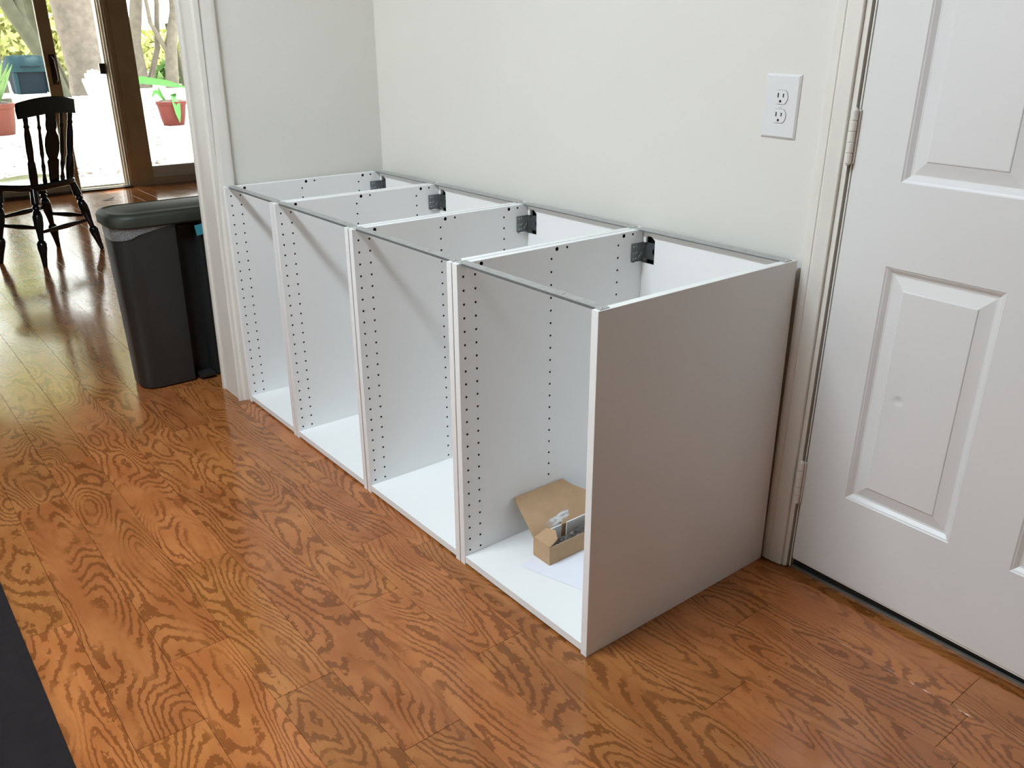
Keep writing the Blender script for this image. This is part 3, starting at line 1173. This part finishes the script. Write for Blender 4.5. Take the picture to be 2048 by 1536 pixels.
# empty bag sticking up against the lid
bm = new_bm()
rb = random.Random(4)
lo0, lo1 = Vector((-0.334, 0.167, 0.105)), Vector((-0.338, 0.246, 0.121))
hi0, hi1 = Vector((-0.328, 0.190, 0.078)), Vector((-0.335, 0.249, 0.100))
gg = []
for a in range(9):
    row = []
    for c in range(5):
        u_, v_ = a / 8, c / 4
        p_ = (lo0.lerp(lo1, u_)).lerp(hi0.lerp(hi1, u_), v_)
        row.append(bm.verts.new(p_ + Vector((rb.uniform(0, 0.0022), rb.uniform(-.0012, .0012), rb.uniform(-.0012, .0012)))))
    gg.append(row)
for a in range(8):
    for c in range(4):
        bm.faces.new((gg[a][c], gg[a + 1][c], gg[a + 1][c + 1], gg[a][c + 1]))
tag(obj('plastic_bag', bm, M['bag'], smooth=True), 'torn clear plastic bag sticking up against the box lid', 'plastic bag')
# instruction sheets under the box
for i, (loc, rz, s, lab) in enumerate((((-0.262, 0.255, ZB + 0.0002), 0.30, (0.105, 0.15), 'bluish white instruction sheet lying under the cardboard box'),)):
    bm = new_bm()
    nx, ny = 6, 8
    g = [[bm.verts.new((s[0] * (2 * a / nx - 1), s[1] * (2 * c / ny - 1), 0.0003 + 0.0004 * math.sin(a * 1.3) ** 2)) for c in range(ny + 1)] for a in range(nx + 1)]
    for a in range(nx):
        for c in range(ny):
            bm.faces.new((g[a][c], g[a + 1][c], g[a + 1][c + 1], g[a][c + 1]))
    tag(obj('instruction_sheet', bm, M['paper'], None, loc=loc, rot=(0, 0, rz)), lab, 'paper')

# ------------------------------------------------------------------ rubbish bin beyond the opening
YC = -0.040
bin_root = empty('trash_can', (-2.17, YC, 0.0))
tag(bin_root, 'tall dark grey slim plastic trash can with lid beside the short wall', 'trash can')


def bin_section(z, xf, xb, yh, r, notch, nd=0.05):
    """plan outline; local coordinates about (-2.17, YC); front = +x"""
    xf, xb = xf + 2.17, xb + 2.17
    pts = []
    seg = 6

    def arc(cx, cy, a0, a1):
        for k in range(seg + 1):
            a = a0 + (a1 - a0) * k / seg
            pts.append((cx + r * math.cos(a), cy + r * math.sin(a), z))
    arc(xb + r, -yh + r, PI, 1.5 * PI)
    arc(xf - r, -yh + r, 1.5 * PI, 2 * PI)
    d = nd if notch else 0.0
    pts.extend([(xf, -0.058, z), (xf, -0.044, z), (xf - d * 0.4, -0.038, z), (xf - d, -0.030, z), (xf - d, 0.030, z), (xf - d * 0.4, 0.038, z), (xf, 0.044, z), (xf, 0.058, z)])
    arc(xf - r, yh - r, 0, 0.5 * PI)
    arc(xb + r, yh - r, 0.5 * PI, PI)
    return pts


bm = new_bm()
loft(bm, [bin_section(0.0005, -2.098, -2.262, 0.222, 0.055, True), bin_section(0.008, -2.090, -2.270, 0.230, 0.060, True),
          bin_section(0.30, -2.076, -2.285, 0.236, 0.066, True), bin_section(0.595, -2.064, -2.297, 0.244, 0.072, True),
          bin_section(0.605, -2.064, -2.297, 0.244, 0.072, True)])
obj('body', bm, M['bin'], bin_root, smooth=True)
bm = new_bm()
loft(bm, [bin_section(0.606, -2.056, -2.305, 0.248, 0.078, False), bin_section(0.612, -2.050, -2.311, 0.256, 0.082, False),
          bin_section(0.640, -2.048, -2.313, 0.258, 0.084, False), bin_section(0.650, -2.054, -2.307, 0.252, 0.080, False),
          bin_section(0.655, -2.066, -2.295, 0.240, 0.072, False), bin_section(0.652, -2.072, -2.289, 0.234, 0.068, False),
          bin_section(0.657, -2.100, -2.262, 0.198, 0.050, False), bin_section(0.662, -2.140, -2.222, 0.150, 0.030, False)])
lid = obj('lid', bm, M['bin_lid'], bin_root, smooth=True)
# film of the liner hanging out under the lid, at the camera's left end
bm = new_bm()
s0 = bin_section(0.6055, -2.060, -2.301, 0.2465, 0.075, False)
s1 = bin_section(0.58, -2.062, -2.299, 0.2445, 0.074, False)
idx = [k for k in range(len(s0)) if s0[k][1] < -0.05 and s0[k][0] > -0.12]
a = [bm.verts.new(s0[k]) for k in idx]
c = []
for j, k in enumerate(idx):
    t_ = j / max(1, len(idx) - 1)
    x, y, z = s1[k]
    c.append(bm.verts.new((x * 1.01, y * 1.004, 0.606 - 0.046 * math.sin(PI * min(1, t_ * 0.92 + 0.08)) ** 0.6 - 0.003 * math.sin(9 * t_))))
for k in range(len(idx) - 1):
    bm.faces.new((a[k], a[k + 1], c[k + 1], c[k]))
obj('liner', bm, M['liner'], bin_root)
bm = new_bm()
box(bm, 0.045, 0.098, -0.028, 0.028, 0.012, 0.024)
obj('pedal', bm, M['bin'], bin_root, 0.004)
bm = new_bm()
box(bm, 0.050, 0.062, -0.022, 0.022, 0.560, 0.590)
obj('latch', bm, M['bin_lid'], bin_root, 0.003)
bm = new_bm()
sn = [(-0.0165, -0.020), (0.0165, -0.017), (0.015, 0.020), (-0.0185, 0.018)]
a = [bm.verts.new((0.0, y, z)) for y, z in sn]
c = [bm.verts.new((-0.0004, y, z)) for y, z in sn]
bm.faces.new(a); bm.faces.new(c[::-1])
for k in range(4):
    bm.faces.new((a[k], a[(k + 1) % 4], c[(k + 1) % 4], c[k]))
tag(obj('sticky_note', bm, M['teal_note'], None, loc=(-2.0570, 0.0020, 0.575), rot=(0.06, -0.03, 0)), 'small teal paper note stuck to the trash can front', 'note')

# ------------------------------------------------------------------ black dining chair
CH = empty('dining_chair', (-4.639, -0.042, 0.0), (0, 0, math.radians(126.4)))
tag(CH, 'black lacquered spindle-back dining chair with turned legs by the patio door', 'chair')
SEATZ = 0.452
# seat: shaped plank
bm = new_bm()
outl = []
for k in range(40):
    a = 2 * PI * k / 40
    ca, sa = math.cos(a), math.sin(a)
    e = 0.55
    x = 0.215 * math.copysign(abs(ca) ** e, ca)
    y = 0.045 + 0.200 * math.copysign(abs(sa) ** e, sa)
    x *= 1.0 + 0.10 * (y - 0.045) / 0.22
    outl.append((x, y))
secs = []
for s, z in ((0.90, -0.040), (0.975, -0.032), (1.0, -0.020), (1.0, -0.008), (0.97, 0.0), (0.86, -0.003), (0.60, -0.014), (0.2, -0.017)):
    secs.append([(x * s, 0.045 + (y - 0.045) * s, SEATZ + z) for x, y in outl])
loft(bm, secs)
obj('seat', bm, M['black_wood'], CH, smooth=True)
legp = [(0.0, 0.017), (0.10, 0.021), (0.20, 0.024), (0.215, 0.014), (0.235, 0.021), (0.26, 0.021), (0.275, 0.013), (0.29, 0.021), (0.36, 0.027),
        (0.46, 0.0255), (0.56, 0.018), (0.655, 0.0145), (0.665, 0.020), (0.70, 0.0265), (0.76, 0.0255), (0.85, 0.0185), (0.97, 0.013), (1.0, 0.012)]
feet = {}
for sx in (-1, 1):
    for sy, ty in ((-1, -0.105), (1, 0.130)):
        topp = (sx * 0.150, ty, SEATZ - 0.020)
        foot = (sx * (0.237 if sy < 0 else 0.228), -0.160 if sy < 0 else 0.158, 0.0)
        feet[(sx, sy)] = (Vector(topp), Vector(foot))
        bm = new_bm()
        lathe(bm, topp, foot, legp, 14)
        obj('leg', bm, M['black_wood'], CH, smooth=True)
strp = [(0.0, 0.008), (0.2, 0.011), (0.42, 0.0145), (0.5, 0.0155), (0.58, 0.0145), (0.8, 0.011), (1.0, 0.008)]


def along(key, t):
    a, c = feet[key]
    return a + (c - a) * t


for sx in (-1, 1):
    bm = new_bm()
    lathe(bm, along((sx, -1), 0.50), along((sx, 1), 0.50), strp, 12)
    obj('stretcher', bm, M['black_wood'], CH, smooth=True)
for sy, tt in ((-1, 0.56), (1, 0.40)):
    bm = new_bm()
    lathe(bm, along((-1, sy), tt), along((1, sy), tt), strp, 12)
    obj('stretcher', bm, M['black_wood'], CH, smooth=True)
# back: curved crest, two turned posts, two thin spindles, vase splat
CRZ0, CRZ1 = 0.822, 0.916


def crest_y(x, z):
    return -0.186 + 0.5 * x * x


bm = new_bm()
nx = 16
fr_, bk_ = [], []
for k in range(nx + 1):
    x = -0.212 + 0.424 * k / nx
    u = abs(x) / 0.212
    zt = CRZ1 - 0.022 * u ** 2
    zb_ = CRZ0 - 0.016 * u ** 1.5 + 0.004
    y = crest_y(x, 0.85)
    ring_f = [(x, y + 0.007, zb_), (x, y + 0.009, (zb_ + zt) / 2), (x, y + 0.002, zt - 0.006), (x, y - 0.006, zt), (x, y - 0.014, zt - 0.006), (x, y - 0.010, (zb_ + zt) / 2), (x, y - 0.007, zb_)]
    fr_.append(ring_f)
loft(bm, fr_)
obj('crest_rail', bm, M['black_wood'], CH, smooth=True)
postp = [(0.0, 0.020), (0.16, 0.0235), (0.32, 0.021), (0.36, 0.0165), (0.50, 0.0195), (0.70, 0.0180), (0.80, 0.013), (0.83, 0.0165), (0.86, 0.012), (0.93, 0.014), (1.0, 0.011)]
spip = [(0.0, 0.010), (0.05, 0.013), (0.14, 0.008), (0.26, 0.012), (0.30, 0.009), (0.36, 0.0075), (0.42, 0.0115), (0.60, 0.0105), (0.76, 0.0075), (0.80, 0.0115), (0.84, 0.0075), (1.0, 0.0085)]
for sx in (-1, 1):
    bm = new_bm()
    xt = 0.170
    lathe(bm, (sx * 0.138, -0.108, SEATZ - 0.010), (sx * xt, crest_y(xt, 0.815) + 0.0, CRZ0 + 0.012), postp, 14)
    obj('back_post', bm, M['black_wood'], CH, smooth=True)
    bm = new_bm()
    lathe(bm, (sx * 0.068, -0.118, SEATZ - 0.010), (sx * 0.088, crest_y(0.088, 0.815), CRZ0 + 0.012), spip, 12)
    obj('spindle', bm, M['black_wood'], CH, smooth=True)
bm = new_bm()
spl = [(0.0, 0.030), (0.06, 0.033), (0.20, 0.036), (0.28, 0.040), (0.32, 0.042), (0.345, 0.030), (0.37, 0.034), (0.45, 0.048), (0.56, 0.052), (0.66, 0.046),
       (0.72, 0.034), (0.75, 0.030), (0.78, 0.036), (0.84, 0.038), (0.92, 0.033), (1.0, 0.033)]
secs = []
for t_, wv in spl:
    z = SEATZ - 0.008 + (CRZ0 + 0.014 - SEATZ) * t_
    y = -0.122 + (crest_y(0, 0.815) + 0.122) * t_
    secs.append([(-wv, y - 0.005, z), (wv, y - 0.005, z), (wv, y + 0.005, z), (-wv, y + 0.005, z)])
loft(bm, secs)
obj('splat', bm, M['black_wood'], CH, 0.0015, 1)

# ------------------------------------------------------------------ floor things
bm = new_bm()
box(bm, -1.62, 0.60, -1.55, -0.919, 0.0006, 0.010)
tag(obj('floor_mat', bm, M['mat'], None, 0.003), 'dark charcoal floor mat with a straight edge at the lower left', 'mat')
bm = new_bm()
a = [bm.verts.new(p) for p in ((0, -0.055, 0.002), (0.018, -0.02, 0.006), (0.014, 0.025, 0.004), (0, 0.058, 0.010), (-0.016, 0.02, 0.005), (-0.015, -0.022, 0.003))]
bm.faces.new(a)
tag(obj('dry_leaf', bm, M['litter'], None, loc=(-6.48, 0.767, 0.001), rot=(0, 0, 0.25)), 'dry brown leaf on the floor inside the patio door', 'leaf')

# ------------------------------------------------------------------ ceiling lamp (above the frame)
lp = empty('ceiling_lamp', (-0.52, -1.32, CEIL))
tag(lp, 'long white fluorescent ceiling fixture over the kitchen floor', 'lamp')
bm = new_bm()
box(bm, -0.52, 0.52, -0.17, 0.17, -0.045, -0.001)
obj('lamp_base', bm, M['lamp_metal'], lp, 0.006)
bm = new_bm()
prism(bm, [(-0.16, -0.0455), (-0.155, -0.075), (-0.11, -0.095), (0.11, -0.095), (0.155, -0.075), (0.16, -0.0455)], 'x', -0.50, 0.50)
obj('diffuser', bm, emissive('lamp_glow', (0.77, 0.935, 1.0, 1), 3.0), lp, 0.004)
ll = light('ceiling_lamp_light', 'AREA', (0, 0, -0.100), (0, 0, 0), 73.0, (0.80, 0.915, 1.0), shape='RECTANGLE', size=0.98, size_y=0.30)
ll.parent = lp

# ------------------------------------------------------------------ garden
GZ = -0.35
bm = new_bm()
box(bm, -70, XP - 0.14, -35, 45, GZ - 0.2, GZ)
structure(obj('ground', bm, M['ground']), 'bright pale patio ground outside the door')
bm = new_bm()
box(bm, XP - 1.2, XP - 0.141, -3.4, 2.75, GZ, -0.06)
structure(obj('patio_step', bm, M['ground']), 'pale concrete step outside the patio door')


def leaves(b, rnd_, centre, radii, count, size):
    for _ in range(count):
        while True:
            p = Vector((rnd_.uniform(-1, 1), rnd_.uniform(-1, 1), rnd_.uniform(-1, 1)))
            if p.length < 1 and p.length > 0.25:
                break
        c = Vector((centre[0] + p.x * radii[0], centre[1] + p.y * radii[1], centre[2] + p.z * radii[2]))
        s = size * rnd_.uniform(0.6, 1.4)
        u = Vector((rnd_.uniform(-1, 1), rnd_.uniform(-1, 1), rnd_.uniform(-1, 1))).normalized()
        v = u.orthogonal().normalized()
        b.faces.new([b.verts.new(c + q) for q in (u * s, v * s * 0.45, -u * s, -v * s * 0.45)])


rt = random.Random(5)


def tree(loc, trunk_pts, rads, limbs, crown, lab, bark, leafm):
    root = empty('tree', (loc[0], loc[1], GZ))
    tag(root, lab, 'tree', 'trees behind the patio')
    b = new_bm()
    tube(b, trunk_pts, rads, 14)
    obj('trunk', b, bark, root, smooth=True)
    for pts, rr_ in limbs:
        b = new_bm()
        tube(b, pts, rr_, 9)
        obj('limb', b, bark, root, smooth=True)
    if crown:
        b = new_bm()
        for (c, r, n, s) in crown:
            leaves(b, rt, c, r, n, s)
        f = obj('foliage', b, leafm, root)
        f['kind'] = 'stuff'
    return root


# broad pale trunk in the middle of the door opening
tree((-27.7, 5.90, 0), [(0, 0.15, -0.1), (0, 0.05, 0.6), (0.1, -0.10, 1.6), (0.2, -0.2, 3.2), (0.2, -0.2, 8.5)], [0.80, 0.62, 0.56, 0.60, 0.4],
     [([(0.0, 0.0, 1.7), (0.2, -0.75, 3.2), (0.5, -1.6, 5.4)], [0.26, 0.22, 0.15])],
     [((0.3, -1.6, 10.2), (3.5, 6.0, 2.6), 1500, 0.34)], 'broad pale grey tree trunk behind the white garden chair', M['bark'], M['leaf_tree'])
# slanted trunk crossing behind it
tree((-29.5, 5.25, 0), [(0, 0.25, -0.1), (0, -0.05, 1.2), (0, -0.25, 2.4), (0, -0.1, 5.0)], [0.34, 0.26, 0.24, 0.2], [],
     [], 'thin slanted tree trunk left of the broad pale trunk', M['bark_green'], M['leaf_tree'])
# forked mossy tree at far left
tree((-24.5, 2.95, 0), [(0, 0, -0.1), (0, 0.0, 1.2), (0, -0.25, 2.6), (0, -0.4, 5)], [0.28, 0.22, 0.20, 0.16],
     [], [((0, -0.5, 5.6), (0.9, 0.9, 0.8), 220, 0.22)], 'mossy tree trunk at the far left edge of the glass', M['bark_green'], M['leaf_tree'])
tree((-26.8, 4.75, 0), [(0, 0.1, -0.1), (0, -0.1, 1.0), (0, -0.75, 2.3), (0, -1.6, 4.6)], [0.30, 0.22, 0.19, 0.15],
     [([(0, -0.45, 1.7), (0, -0.55, 2.8), (0, -0.75, 4.2)], [0.13, 0.11, 0.09])],
     [((0, -1.6, 5.0), (0.5, 0.5, 0.5), 120, 0.18)], 'leaning forked mossy tree behind the teal grill', M['bark_green'], M['leaf_tree'])
# group of thin stems behind the fixed window
tree((-30.5, 8.05, 0), [(0, 0.15, -0.1), (0, 0.1, 1.4), (0, 0.45, 3.2), (0, 0.9, 5.5)], [0.24, 0.20, 0.19, 0.14],
     [([(0, 0.3, -0.1), (0, 0.8, 1.2), (0, 1.0, 2.6), (0, 1.1, 5.0)], [0.11, 0.09, 0.08, 0.06])],
     [((0, 0.7, 6.0), (0.6, 0.4, 0.6), 120, 0.2)], 'pale thin tree stem beside the window post', M['bark'], M['leaf_tree'])
tree((-30.0, 9.0, 0), [(0, 0.0, -0.1), (0, 0.15, 1.3), (0, 0.45, 2.4), (0, 0.55, 4.6)], [0.22, 0.19, 0.17, 0.12],
     [([(0, 0.2, 1.75), (0, 0.75, 2.25), (0, 1.5, 2.9)], [0.08, 0.06, 0.035]),
      ([(0, 0.12, 0.9), (0, -0.4, 2.0), (0, -0.5, 3.8)], [0.09, 0.07, 0.05])],
     [((0, 1.0, 5.0), (0.5, 0.5, 0.5), 120, 0.2)], 'forked pale tree seen in the middle of the fixed window', M['bark'], M['leaf_tree'])
tree((-30.3, 9.55, 0), [(0, 0.0, -0.1), (0, -0.12, 1.0), (0, -0.35, 2.0)], [0.10, 0.085, 0.06], [], [], 'short dark tree stem at the right of the window', M['bark_green'], M['leaf_tree'])
tree((-29.0, 6.0, 0), [(0, 0.0, -0.1), (0, -0.05, 1.4), (0, 0.02, 3.0)], [0.13, 0.11, 0.09], [], [], 'thin straight stem right behind the broad trunk', M['bark_green'], M['leaf_tree'])
# a tree over the house side of the garden: it dapples the sun on the patio
tree((-10.6, -4.6, 0), [(0, 0, -0.1), (0.1, 0.2, 2.0), (0.2, 1.2, 4.2), (0.4, 3.0, 5.6)], [0.24, 0.20, 0.16, 0.08],
     [], [((1.2, 5.0, 6.0), (2.8, 3.6, 0.9), 2600, 0.16)], 'garden tree left of the door whose crown dapples the sun', M['bark'], M['leaf_dark'])

# shrubs along the back of the garden
for i, (x, y, rx, ry, rz, n, lab, m) in enumerate((
        (-36, 1.6, 1.5, 2.3, 2.0, 1500, 'pale green shrub bank behind the far left tree', 'leaf_tree'),
        (-39.5, 6.9, 1.5, 2.6, 1.7, 1500, 'yellow green shrub bank behind the broad trunk', 'leaf_tree'),
        (-43, 13.2, 1.5, 3.0, 1.0, 900, 'low pale shrub bank behind the fixed window', 'leaf_tree'),
        (-33, 10.6, 0.8, 1.3, 0.35, 500, 'low green ground plants behind the red pot', 'leaf_pale'))):
    root = empty('shrub', (x, y, GZ))
    tag(root, lab, 'shrub', 'shrubs behind the patio')
    b = new_bm()
    leaves(b, rt, (0, 0, rz * 0.95), (rx, ry, rz), n, 0.26)
    f = obj('foliage', b, M[m], root)
    f['kind'] = 'stuff'
    b = new_bm()
    tube(b, [(0, 0, -0.05), (0, 0, rz)], [0.08, 0.04], 8)
    obj('stem', b, M['bark_green'], root)
# wire-like rail fence at the very back
fc = empty('fence', (-50, 6, GZ))
tag(fc, 'weathered rail fence far behind the trees', 'fence')
for k in range(-6, 9):
    bm = new_bm()
    box(bm, -0.06, 0.06, k * 2.2 - 0.06, k * 2.2 + 0.06, 0, 1.3)
    obj('post', bm, M['fence'], fc, 0.01)
for z in (0.35, 0.75, 1.15):
    bm = new_bm()
    box(bm, -0.03, 0.03, -13.2, 17.6, z - 0.06, z + 0.06)
    obj('rail', bm, M['fence'], fc, 0.01)


# planters
def pot(name, loc, r_top, r_bot, hgt, m, lab, plants, leafm, grp='planters on the patio'):
    root = empty(name, (loc[0], loc[1], GZ))
    tag(root, lab, 'planter', grp)
    b = new_bm()
    lathe(b, (0, 0, 0), (0, 0, hgt), [(0, r_bot), (0.3, r_bot + (r_top - r_bot) * .42), (0.84, r_top * 0.97), (0.86, r_top * 1.03), (0.985, r_top * 1.04), (1.0, r_top * 1.0)], 28, cap=True)
    obj('pot', b, m, root, smooth=True)
    b = new_bm()
    lathe(b, (0, 0, hgt), (0, 0, hgt + 0.02), [(0, r_top * 0.92), (1, r_top * 0.7)], 20)
    obj('soil', b, M['soil'], root)
    for pts, wid in plants:
        b = new_bm()
        pts = [Vector(p) for p in pts]
        L, R_, Bk = [], [], []
        for i, p in enumerate(pts):
            d = (pts[min(i + 1, len(pts) - 1)] - pts[max(0, i - 1)]).normalized()
            sd = d.cross(Vector((1, 0.15, 0.1))).normalized()
            s = wid * math.sin(PI * (0.12 + 0.86 * i / (len(pts) - 1)))
            L.append(b.verts.new(p + sd * s)); R_.append(b.verts.new(p - sd * s)); Bk.append(b.verts.new(p + Vector((-0.3 * s - 0.004, 0, 0))))
        for i in range(len(pts) - 1):
            b.faces.new((L[i], L[i + 1], Bk[i + 1], Bk[i]))
            b.faces.new((Bk[i], Bk[i + 1], R_[i + 1], R_[i]))
        obj('leaf', b, leafm, root, smooth=True)
    return root


pot('planter', (-16.51, 4.58), 0.27, 0.19, 0.44, M['terracotta'], 'red glazed pot with a drooping green leaf outside the fixed window',
    [([(0.05, 0.0, 0.44), (0.2, 0.0, 0.52), (0.30, 0.0, 0.40), (0.30, 0.01, 0.22), (0.27, 0.03, 0.06)], 0.075),
     ([(0.0, -0.1, 0.44), (0.05, -0.22, 0.60), (0.08, -0.30, 0.62), (0.1, -0.38, 0.52)], 0.05),
     ([(0.0, -0.12, 0.44), (0.0, -0.18, 0.58), (0.0, -0.20, 0.72)], 0.04),
     ([(0.0, 0.05, 0.44), (0.0, 0.06, 0.54), (0.05, 0.10, 0.58)], 0.06)], M['leaf_bright'])
lv = []
rl = random.Random(9)
for k in range(22):
    a = rl.uniform(-0.34, 0.36)
    hgt = rl.uniform(0.6, 1.1)
    lv.append(([(rl.uniform(-.1, .1), a * 0.4, 0.52), (0.05, a * 0.8, 0.52 + hgt * 0.5), (0.1, a * 1.35, 0.52 + hgt)], 0.045))
pot('planter', (-16.72, 1.58), 0.36, 0.29, 0.52, M['terracotta2'], 'terracotta pot with tall sword-shaped green leaves at the left edge', lv, M['leaf_pale'])
lv = []
for k in range(9):
    a = rl.uniform(-0.16, 0.22)
    lv.append(([(0, a * 0.3, 0.36), (0.0, a * 0.8, 0.60), (0.0, a * 1.3, 0.78)], 0.07))
lv.append(([(0.1, 0.0, 0.40), (0.3, 0.0, 0.44), (0.34, 0.0, 0.15)], 0.06))
lv.append(([(0.1, 0.1, 0.42), (0.25, 0.6, 0.62), (0.3, 1.2, 0.52), (0.3, 1.7, 0.40)], 0.09))
pot('planter', (-22.0, 5.02), 0.30, 0.22, 0.38, M['terracotta'], 'small red pot with green leaves behind the white garden chair', lv, M['leaf_bright'])

# adirondack chair
AD = empty('garden_chair', (-17.0, 3.58, GZ), (0, 0, math.radians(-72)))
AD.scale = (0.88, 0.88, 1.0)
tag(AD, 'white slatted garden armchair with a fan back outside the open door', 'garden chair')
# local: y forward
nsl = 7
for k in range(nsl):
    u = (k - 3) / 3
    xb, xt = u * 0.20, u * 0.27
    top = 1.02 - 0.16 * u * u
    bm = new_bm()
    w_ = 0.034
    pts = [(xb - w_, 0.28), (xb + w_, 0.28), (xt + 0.042, top - 0.03), (xt + 0.02, top), (xt - 0.02, top), (xt - 0.042, top - 0.03)]
    prism(bm, pts, 'y', -0.010, 0.010)
    for v in bm.verts:
        v.co.y -= (v.co.z - 0.28) * 0.32 + 0.16
    obj('back_slat', bm, M['white_paint'], AD, 0.004, 1)
for k in range(6):
    y = -0.14 + 0.095 * k
    bm = new_bm()
    z = 0.27 + 0.022 * k
    box(bm, -0.27, 0.27, y - 0.042, y + 0.042, z, z + 0.022)
    obj('seat_slat', bm, M['white_paint'], AD, 0.004, 1)
for sx in (-1, 1):
    bm = new_bm()
    prism(bm, [(sx * 0.27, 0.50), (sx * 0.41, 0.50), (sx * 0.43, 0.40), (sx * 0.38, -0.38), (sx * 0.31, -0.38)], 'z', 0.535, 0.560)
    obj('arm', bm, M['white_paint'], AD, 0.005, 1)
    bm = new_bm()
    box(bm, sx * 0.33 - 0.015, sx * 0.33 + 0.015, 0.33, 0.44, 0.0, 0.535)
    obj('front_leg', bm, M['white_paint'], AD, 0.004, 1)
    bm = new_bm()
    prism(bm, [(-0.62, 0.0), (-0.50, 0.0), (0.44, 0.30), (0.44, 0.40), (0.30, 0.40)], 'x', sx * 0.285 - 0.012, sx * 0.285 + 0.012)
    obj('side_rail', bm, M['white_paint'], AD, 0.003, 1)
bm = new_bm()
box(bm, -0.34, 0.34, -0.30, -0.27, 0.50, 0.56)
obj('back_brace', bm, M['white_paint'], AD, 0.004, 1)

# low white table with the teal grill standing on it
tb = empty('garden_table', (-22.6, 2.85, GZ))
tag(tb, 'white garden table under the teal grill', 'table')
bm = new_bm()
box(bm, -0.55, 0.55, -1.15, 0.95, 0.30, 0.36)
obj('table_top', bm, M['white_paint'], tb, 0.01)
for sx in (-1, 1):
    for sy in (-1.05, 0.85):
        bm = new_bm()
        box(bm, sx * 0.45 - 0.05, sx * 0.45 + 0.05, sy - 0.05, sy + 0.05, 0.0, 0.30)
        obj('leg', bm, M['white_paint'], tb, 0.006)
gr = empty('grill', (-22.6, 3.32, GZ + 0.361), (0, 0, math.radians(10)))
tag(gr, 'teal hooded barbecue grill on the white table', 'grill')
bm = new_bm()
loft(bm, [[(-0.24 * s, -0.34 * s, z), (0.24 * s, -0.34 * s, z), (0.27 * s, 0.0, z), (0.24 * s, 0.34 * s, z), (-0.24 * s, 0.34 * s, z)] for z, s in ((0.0, 0.86), (0.06, 0.92), (0.45, 1.0), (0.48, 1.02))])
obj('firebox', bm, M['dark_teal'], gr, smooth=True)
bm = new_bm()
hood = []
for k in range(11):
    a = PI * k / 10
    hood.append((0.32 * math.cos(a) * (1 - 0.1 * math.sin(a)), 0.481 + 0.36 * math.sin(a) ** 0.8))
secs = []
for y, s in ((-0.40, 0.80), (-0.37, 0.97), (-0.20, 1.0), (0.20, 1.0), (0.37, 0.97), (0.40, 0.80)):
    secs.append([(x * s, y, 0.481 + (z - 0.481) * s) for x, z in hood])
loft(bm, secs)
obj('hood', bm, M['teal_metal'], gr, smooth=True)
for sy in (-1, 1):
    bm = new_bm()
    box(bm, 0.20, 0.285, sy * 0.355 - 0.04, sy * 0.355 + 0.04, 0.02, 0.47)
    obj('side_panel', bm, M['teal_metal'], gr, 0.02)
bm = new_bm()
tube(bm, [(0.33, -0.22, 0.60), (0.39, -0.18, 0.60), (0.39, 0.18, 0.60), (0.33, 0.22, 0.60)], [0.018] * 4, 8)
obj('handle', bm, M['dark_teal'], gr, smooth=True)

# dry leaves scattered over the patio, nobody could count them
bm = new_bm()
rf = random.Random(33)
for i in range(900):
    x = rf.uniform(-23, -8.6)
    near = rf.random() < 0.55
    if near:
        x = rf.uniform(-11.5, -8.5)
    y = rf.uniform(-1.5, 7.5) if not near else rf.uniform(-0.5, 4.0)
    s = rf.uniform(0.025, 0.07)
    a = rf.uniform(0, 6.28)
    z = GZ + 0.004
    P = [Vector((math.cos(a + q) * s * m_, math.sin(a + q) * s * m_, rf.uniform(0.0, 0.02))) + Vector((x, y, z)) for q, m_ in ((0, 1), (1.4, 0.5), (PI, 1), (4.9, 0.5))]
    bm.faces.new([bm.verts.new(p) for p in P])
lt = obj('leaf_litter', bm, M['litter'])
tag(lt, 'dry leaves scattered over the pale patio ground', 'leaves', kind='stuff')
